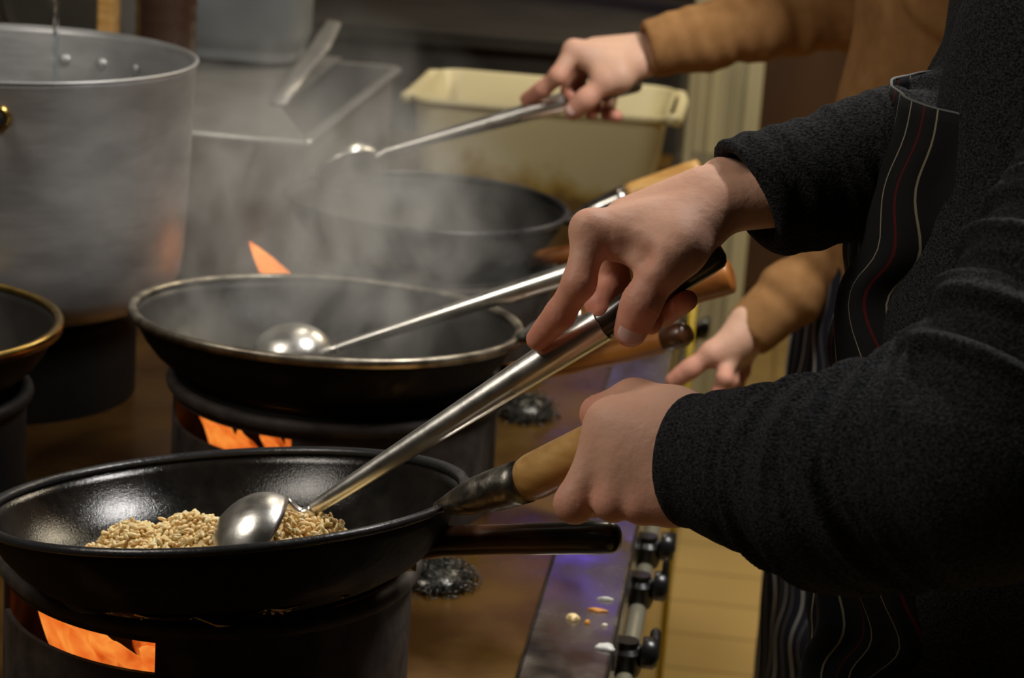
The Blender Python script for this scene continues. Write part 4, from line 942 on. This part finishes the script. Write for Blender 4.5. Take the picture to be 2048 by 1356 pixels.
def sweater(p, name, arms, torso, h, m, wr, lam, cuff, seed, neck):
    pts = [q for a, r in arms for q in a]+[q for q, r in torso]; lo, hi = bounds(pts, 0.14); S_ = SDF(lo, hi, h); D = None
    for (a, ra), (b, rb) in zip(torso, torso[1:]):
        for s in (-1, 1):
            o = np.array([0, 0.07*s, 0]); d = S_.seg(a+o, b+o, ra, rb); D = d if D is None else smin(D, d, 0.05)
    D = D-0.004*np.sin(26*S_.Z+2.0*np.sin(12*S_.Y)+6*S_.X)
    D = smax(D, -S_.plane(torso[0][0]-[0, 0, 0.0], (0, 0, 1)), 0.01)
    for i, (a, r) in enumerate(arms):
        n = unit(np.array(a[1])-np.array(a[0]))
        D = smin(D, sleeve_field(S_, a, r, wr, lam, cuff[i][0], cuff[i][1], seed+i, n if len(cuff[i]) < 3 else unit(cuff[i][2])), 0.012)
    D = smax(D, -S_.seg(neck, neck+[0, 0, 0.2], 0.066, 0.066), 0.01)
    V, Fc = S_.mesh(D, 1); return fast_mesh(name, V, Fc, m, p)
sweater(p1, 'sweater', [(RA, [0.0395, 0.0425, 0.0475, 0.058, 0.070]), (LA, [0.0385, 0.0480, 0.0620, 0.070, 0.080])],
        [(c3(0.24, 1.56, 0.88), 0.135), (c3(0.22, 1.56, 1.14), 0.115), (c3(0.232, 1.56, 1.33), 0.112)], 0.0026, M['sweater_dark'], 0.0056, 0.036,
        [(0.052, 0.0035, unit(RA[1]-RA[0])*0.9+unit(fw)*0.0+0.28*up), (0.045, 0.0022)], 11, c3(0.225, 1.56, 1.40))
sweat = None
def trousers(p, legs, m):
    pts = [q for l in legs for q, r in l]; lo, hi = bounds(pts, 0.13); S_ = SDF(lo, hi, 0.010); D = None
    for l in legs:
        for (a, ra), (b, rb) in zip(l[:-1], l[1:-1]):
            d = S_.seg(a, b, ra+0.016, rb+0.020); D = d if D is None else smin(D, d, 0.02)
    c = (legs[0][0][0]+legs[1][0][0])/2; D = smin(D, S_.ell(c, (0.13, 0.18, 0.12)), 0.03)
    V, Fc = S_.mesh(D, 1); fast_mesh('trousers', V, Fc, M['trousers'], p)
    for l in legs:
        a = l[2][0]; S_ = SDF(a-[0.2, 0.08, 0.101], a+[0.1, 0.08, 0.05], 0.006)
        d = smin(S_.ell(a+[-0.07, 0, -0.055], (0.135, 0.048, 0.045)), S_.seg(a, a-[0, 0, 0.05], 0.048, 0.045), 0.03); d = smax(d, -S_.plane(a-[0, 0, 0.098], (0, 0, 1)), 0.004)
        V, Fc = S_.mesh(d, 1); fast_mesh('shoe', V, Fc, M['shoe'], p)
trousers(p1, legs1, M['trousers'])

def apron(p, cx, cy, axr, ayr, prof, u0, u1, m, amp, kk, seed, shift=0.010, rim=None, name='apron'):
    """prof: list of (z, front offset); cloth wraps the front of the body, facing -x"""
    V = []; UV = []; Fc = []; nu, nz = 150, 110
    z1, z0 = prof[0][0], prof[-1][0]; zz = [q[0] for q in prof][::-1]; ff = [q[1] for q in prof][::-1]
    rnd = random.Random(seed); ph = [rnd.uniform(0, 6) for _ in range(5)]
    for j in range(nz+1):
        z = z1+(z0-z1)*j/nz; f = np.interp(z, zz, ff); low = min(1.0, (z1-z)/0.12)
        for i in range(nu+1):
            u = u0+(u1-u0)*i/nu; us = u+shift*low*(sin(z*70+u*9+ph[0])+0.5*sin(z*29-u*14+ph[1]))
            a = us/ayr; b = max(-pi/2, min(pi/2, a)); ex = us-b*ayr      # beyond the sides the cloth runs on backwards
            x = cx-(axr+f)*cos(b)+abs(ex)*0.9; y = cy+ayr*sin(b)
            w_ = amp*(0.25+0.75*low)*(sin(kk*u+ph[2]+1.4*sin(z*11))+0.4*sin(kk*2.3*u+ph[3]+z*17))
            V.append((x-cos(b)*w_, y+sin(b)*w_, z)); UV.append((u, z))
    for j in range(nz):
        for i in range(nu):
            q = j*(nu+1)+i; Fc.append((q, q+1, q+nu+2, q+nu+1))
    o = part(name, (V, Fc), m, p, uvs=UV); s = o.modifiers.new('thick', 'SOLIDIFY'); s.thickness = 0.0022; s.offset = 0
    top = [np.array(V[i]) for i in range(0, nu+1)]
    return o, top
ap1, top1 = apron(p1, 0.225, 1.545, 0.130, 0.150, [(1.285, 0.010), (1.2, 0.022), (1.10, 0.030), (1.0, 0.026), (0.90, 0.024), (0.75, 0.024), (0.45, 0.03)], -0.26, 0.24, M['apron1'], 0.007, 62, 5, shift=0.015)
part('apron_edge', sweep(top1[::3], 0.0011, 8), mat('grey_piping', (0.10, 0.10, 0.095), 0.8, 0), p1)

# ---- far cook
RA2 = [P(1292, 100, 2.675), P(1400, 75, 2.68), P(1540, 45, 2.69), P(1700, 10, 2.70), c3(0.20, 2.66, 1.36)]
LA2 = [P(1488, 672, 2.455), P(1580, 590, 2.46), P(1700, 490, 2.47), P(1800, 380, 2.48), c3(0.20, 2.32, 1.32)]
def mapJ(j): return [mapC(*q) for q in j]
handC = dict(wrist=mapC(1452, 388, 1.535), fore=P(1400, 75, 2.68), wu=mapC(1452, 410, 1.519)-mapC(1452, 388, 1.535), wr=0.0180,
    fingers=[mapJ([(1184, 464, 1.500), (1158, 566, 1.492), (1120, 628, 1.506), (1076, 678, 1.527)]),
             mapJ([(1218, 462, 1.528), (1228, 560, 1.545), (1210, 606, 1.530), (1222, 622, 1.522)]),
             mapJ([(1266, 434, 1.552), (1300, 560, 1.565), (1310, 632, 1.535), (1310, 658, 1.512)]),
             mapJ([(1312, 418, 1.572), (1355, 560, 1.580), (1366, 640, 1.535), (1400, 640, 1.500)])],
    fr=handA['fr'], thumb=mapJ([(1400, 458, 1.508), (1325, 538, 1.488), (1278, 614, 1.486), (1246, 668, 1.494)]), tr=handA['tr'],
    web=[(mapC(1240, 482, 1.500), mapC(1350, 480, 1.497), 0.0120, 0.0175, 0.012), (mapC(1300, 520, 1.490), mapC(1370, 510, 1.488), 0.010, 0.015, 0.012),
         (mapC(1255, 430, 1.530), mapC(1400, 395, 1.530), 0.010, 0.018, 0.012)], kf=0.0065, kff=0.0012)
handD = dict(wrist=P(1500, 658, 2.455), fore=P(1580, 590, 2.46), wu=P(1490, 645, 2.450)-P(1500, 658, 2.458), wr=0.0150,
    fingers=[[P(1440, 712, 2.445), P(1412, 742, 2.425), P(1368, 768, 2.425), P(1340, 772, 2.43)] if 0 else [P(1455, 718, 2.440), P(1449, 757, 2.420), P(1438, 785, 2.425), P(1432, 806, 2.440)],
             [P(1466, 716, 2.460), P(1460, 760, 2.450), P(1448, 790, 2.455), P(1440, 812, 2.465)],
             [P(1478, 712, 2.478), P(1472, 756, 2.475), P(1460, 786, 2.48), P(1452, 806, 2.485)],
             [P(1490, 704, 2.495), P(1484, 742, 2.495), P(1474, 768, 2.50), P(1466, 785, 2.505)]],
    fr=[(0.0108, 0.0092, 0.0082, 0.0070)]*4,
    thumb=[P(1468, 682, 2.440), P(1424, 708, 2.432), P(1382, 737, 2.432), P(1346, 762, 2.438)], tr=(0.0125, 0.0105, 0.0088), kf=0.007, kff=0.0012)
p2 = person_empty('person in tan long-sleeved top and navy striped apron working the farthest wok', (0.20, 2.5, 0.0))
head2 = c3(0.12, 2.5, 1.66)
torso2 = [(c3(0.20, 2.50, 0.92), 0.105), (c3(0.20, 2.50, 1.12), 0.095), (c3(0.20, 2.50, 1.36), 0.100)]
arms2 = [[(c3(0.20, 2.66, 1.36), 0.045), (RA2[3], 0.040), (RA2[2], 0.034), (RA2[1], 0.025)], [(c3(0.20, 2.32, 1.32), 0.045), (LA2[3], 0.036), (LA2[2], 0.030), (P(1580, 590, 2.46), 0.022)]]
legs2 = [[(c3(0.21, 2.50+s*0.09, 0.9), 0.080), (c3(0.19, 2.50+s*0.10, 0.48), 0.055), (c3(0.22, 2.50+s*0.10, 0.10), 0.040), (c3(0.12, 2.50+s*0.10, 0.05), 0.033)] for s in (-1, 1)]
merge_body(p2, 'body', [body_mesh(p2, arms2, torso2, head2, legs2), hand(handC, 0.0018), hand(handD, 0.0018)], M['skin2'])
hair_part(head2, p2); eyes(head2, p2, None)
T = handC['thumb']; nail(T[3], T[2], -fw+0.2*up-0.1*rt, 0.0113, 0.62, 0.010, p2)
sweater(p2, 'top', [(RA2, [0.0345, 0.0385, 0.043, 0.052, 0.068]), (LA2, [0.0300, 0.0335, 0.038, 0.048, 0.065])],
        [(c3(0.21, 2.50, 0.88), 0.122), (c3(0.20, 2.50, 1.12), 0.108), (c3(0.20, 2.50, 1.36), 0.110)], 0.004, M['sweater_tan'], 0.0030, 0.060,
        [(0.02, 0.0), (0.02, 0.0)], 31, c3(0.20, 2.50, 1.43))
trousers(p2, legs2, M['trousers'])
ap2, top2 = apron(p2, 0.21, 2.48, 0.125, 0.150, [(0.98, 0.012), (0.9, 0.022), (0.75, 0.024), (0.42, 0.03)], -0.27, 0.25, M['apron2'], 0.006, 40, 9, shift=0.005)

# ------------------------------------------------------------------ steam
def steam(c, r, dens, scale, lo, hi, seed, label):
    V, Fc = lathe([(sin(a), -cos(a)) for a in np.linspace(0, pi, 17)], 32)
    V = [(c[0]+v[0]*r[0], c[1]+v[1]*r[1], c[2]+v[2]*r[2]) for v in V]
    o = part('steam', (V, Fc), steam_mat('steam_%d' % seed, dens, scale, lo, hi, seed)); return tag(o, label, 'steam', kind='stuff')
steam((-0.42, 2.12, 1.03), (0.24, 0.22, 0.17), 11.0, 15, 0.48, 0.68, 3, 'grey steam curling up from the middle wok')
steam((-0.52, 2.56, 1.02), (0.27, 0.26, 0.21), 4.2, 11, 0.44, 0.66, 7, 'pale steam drifting over the farthest wok and steel bin')
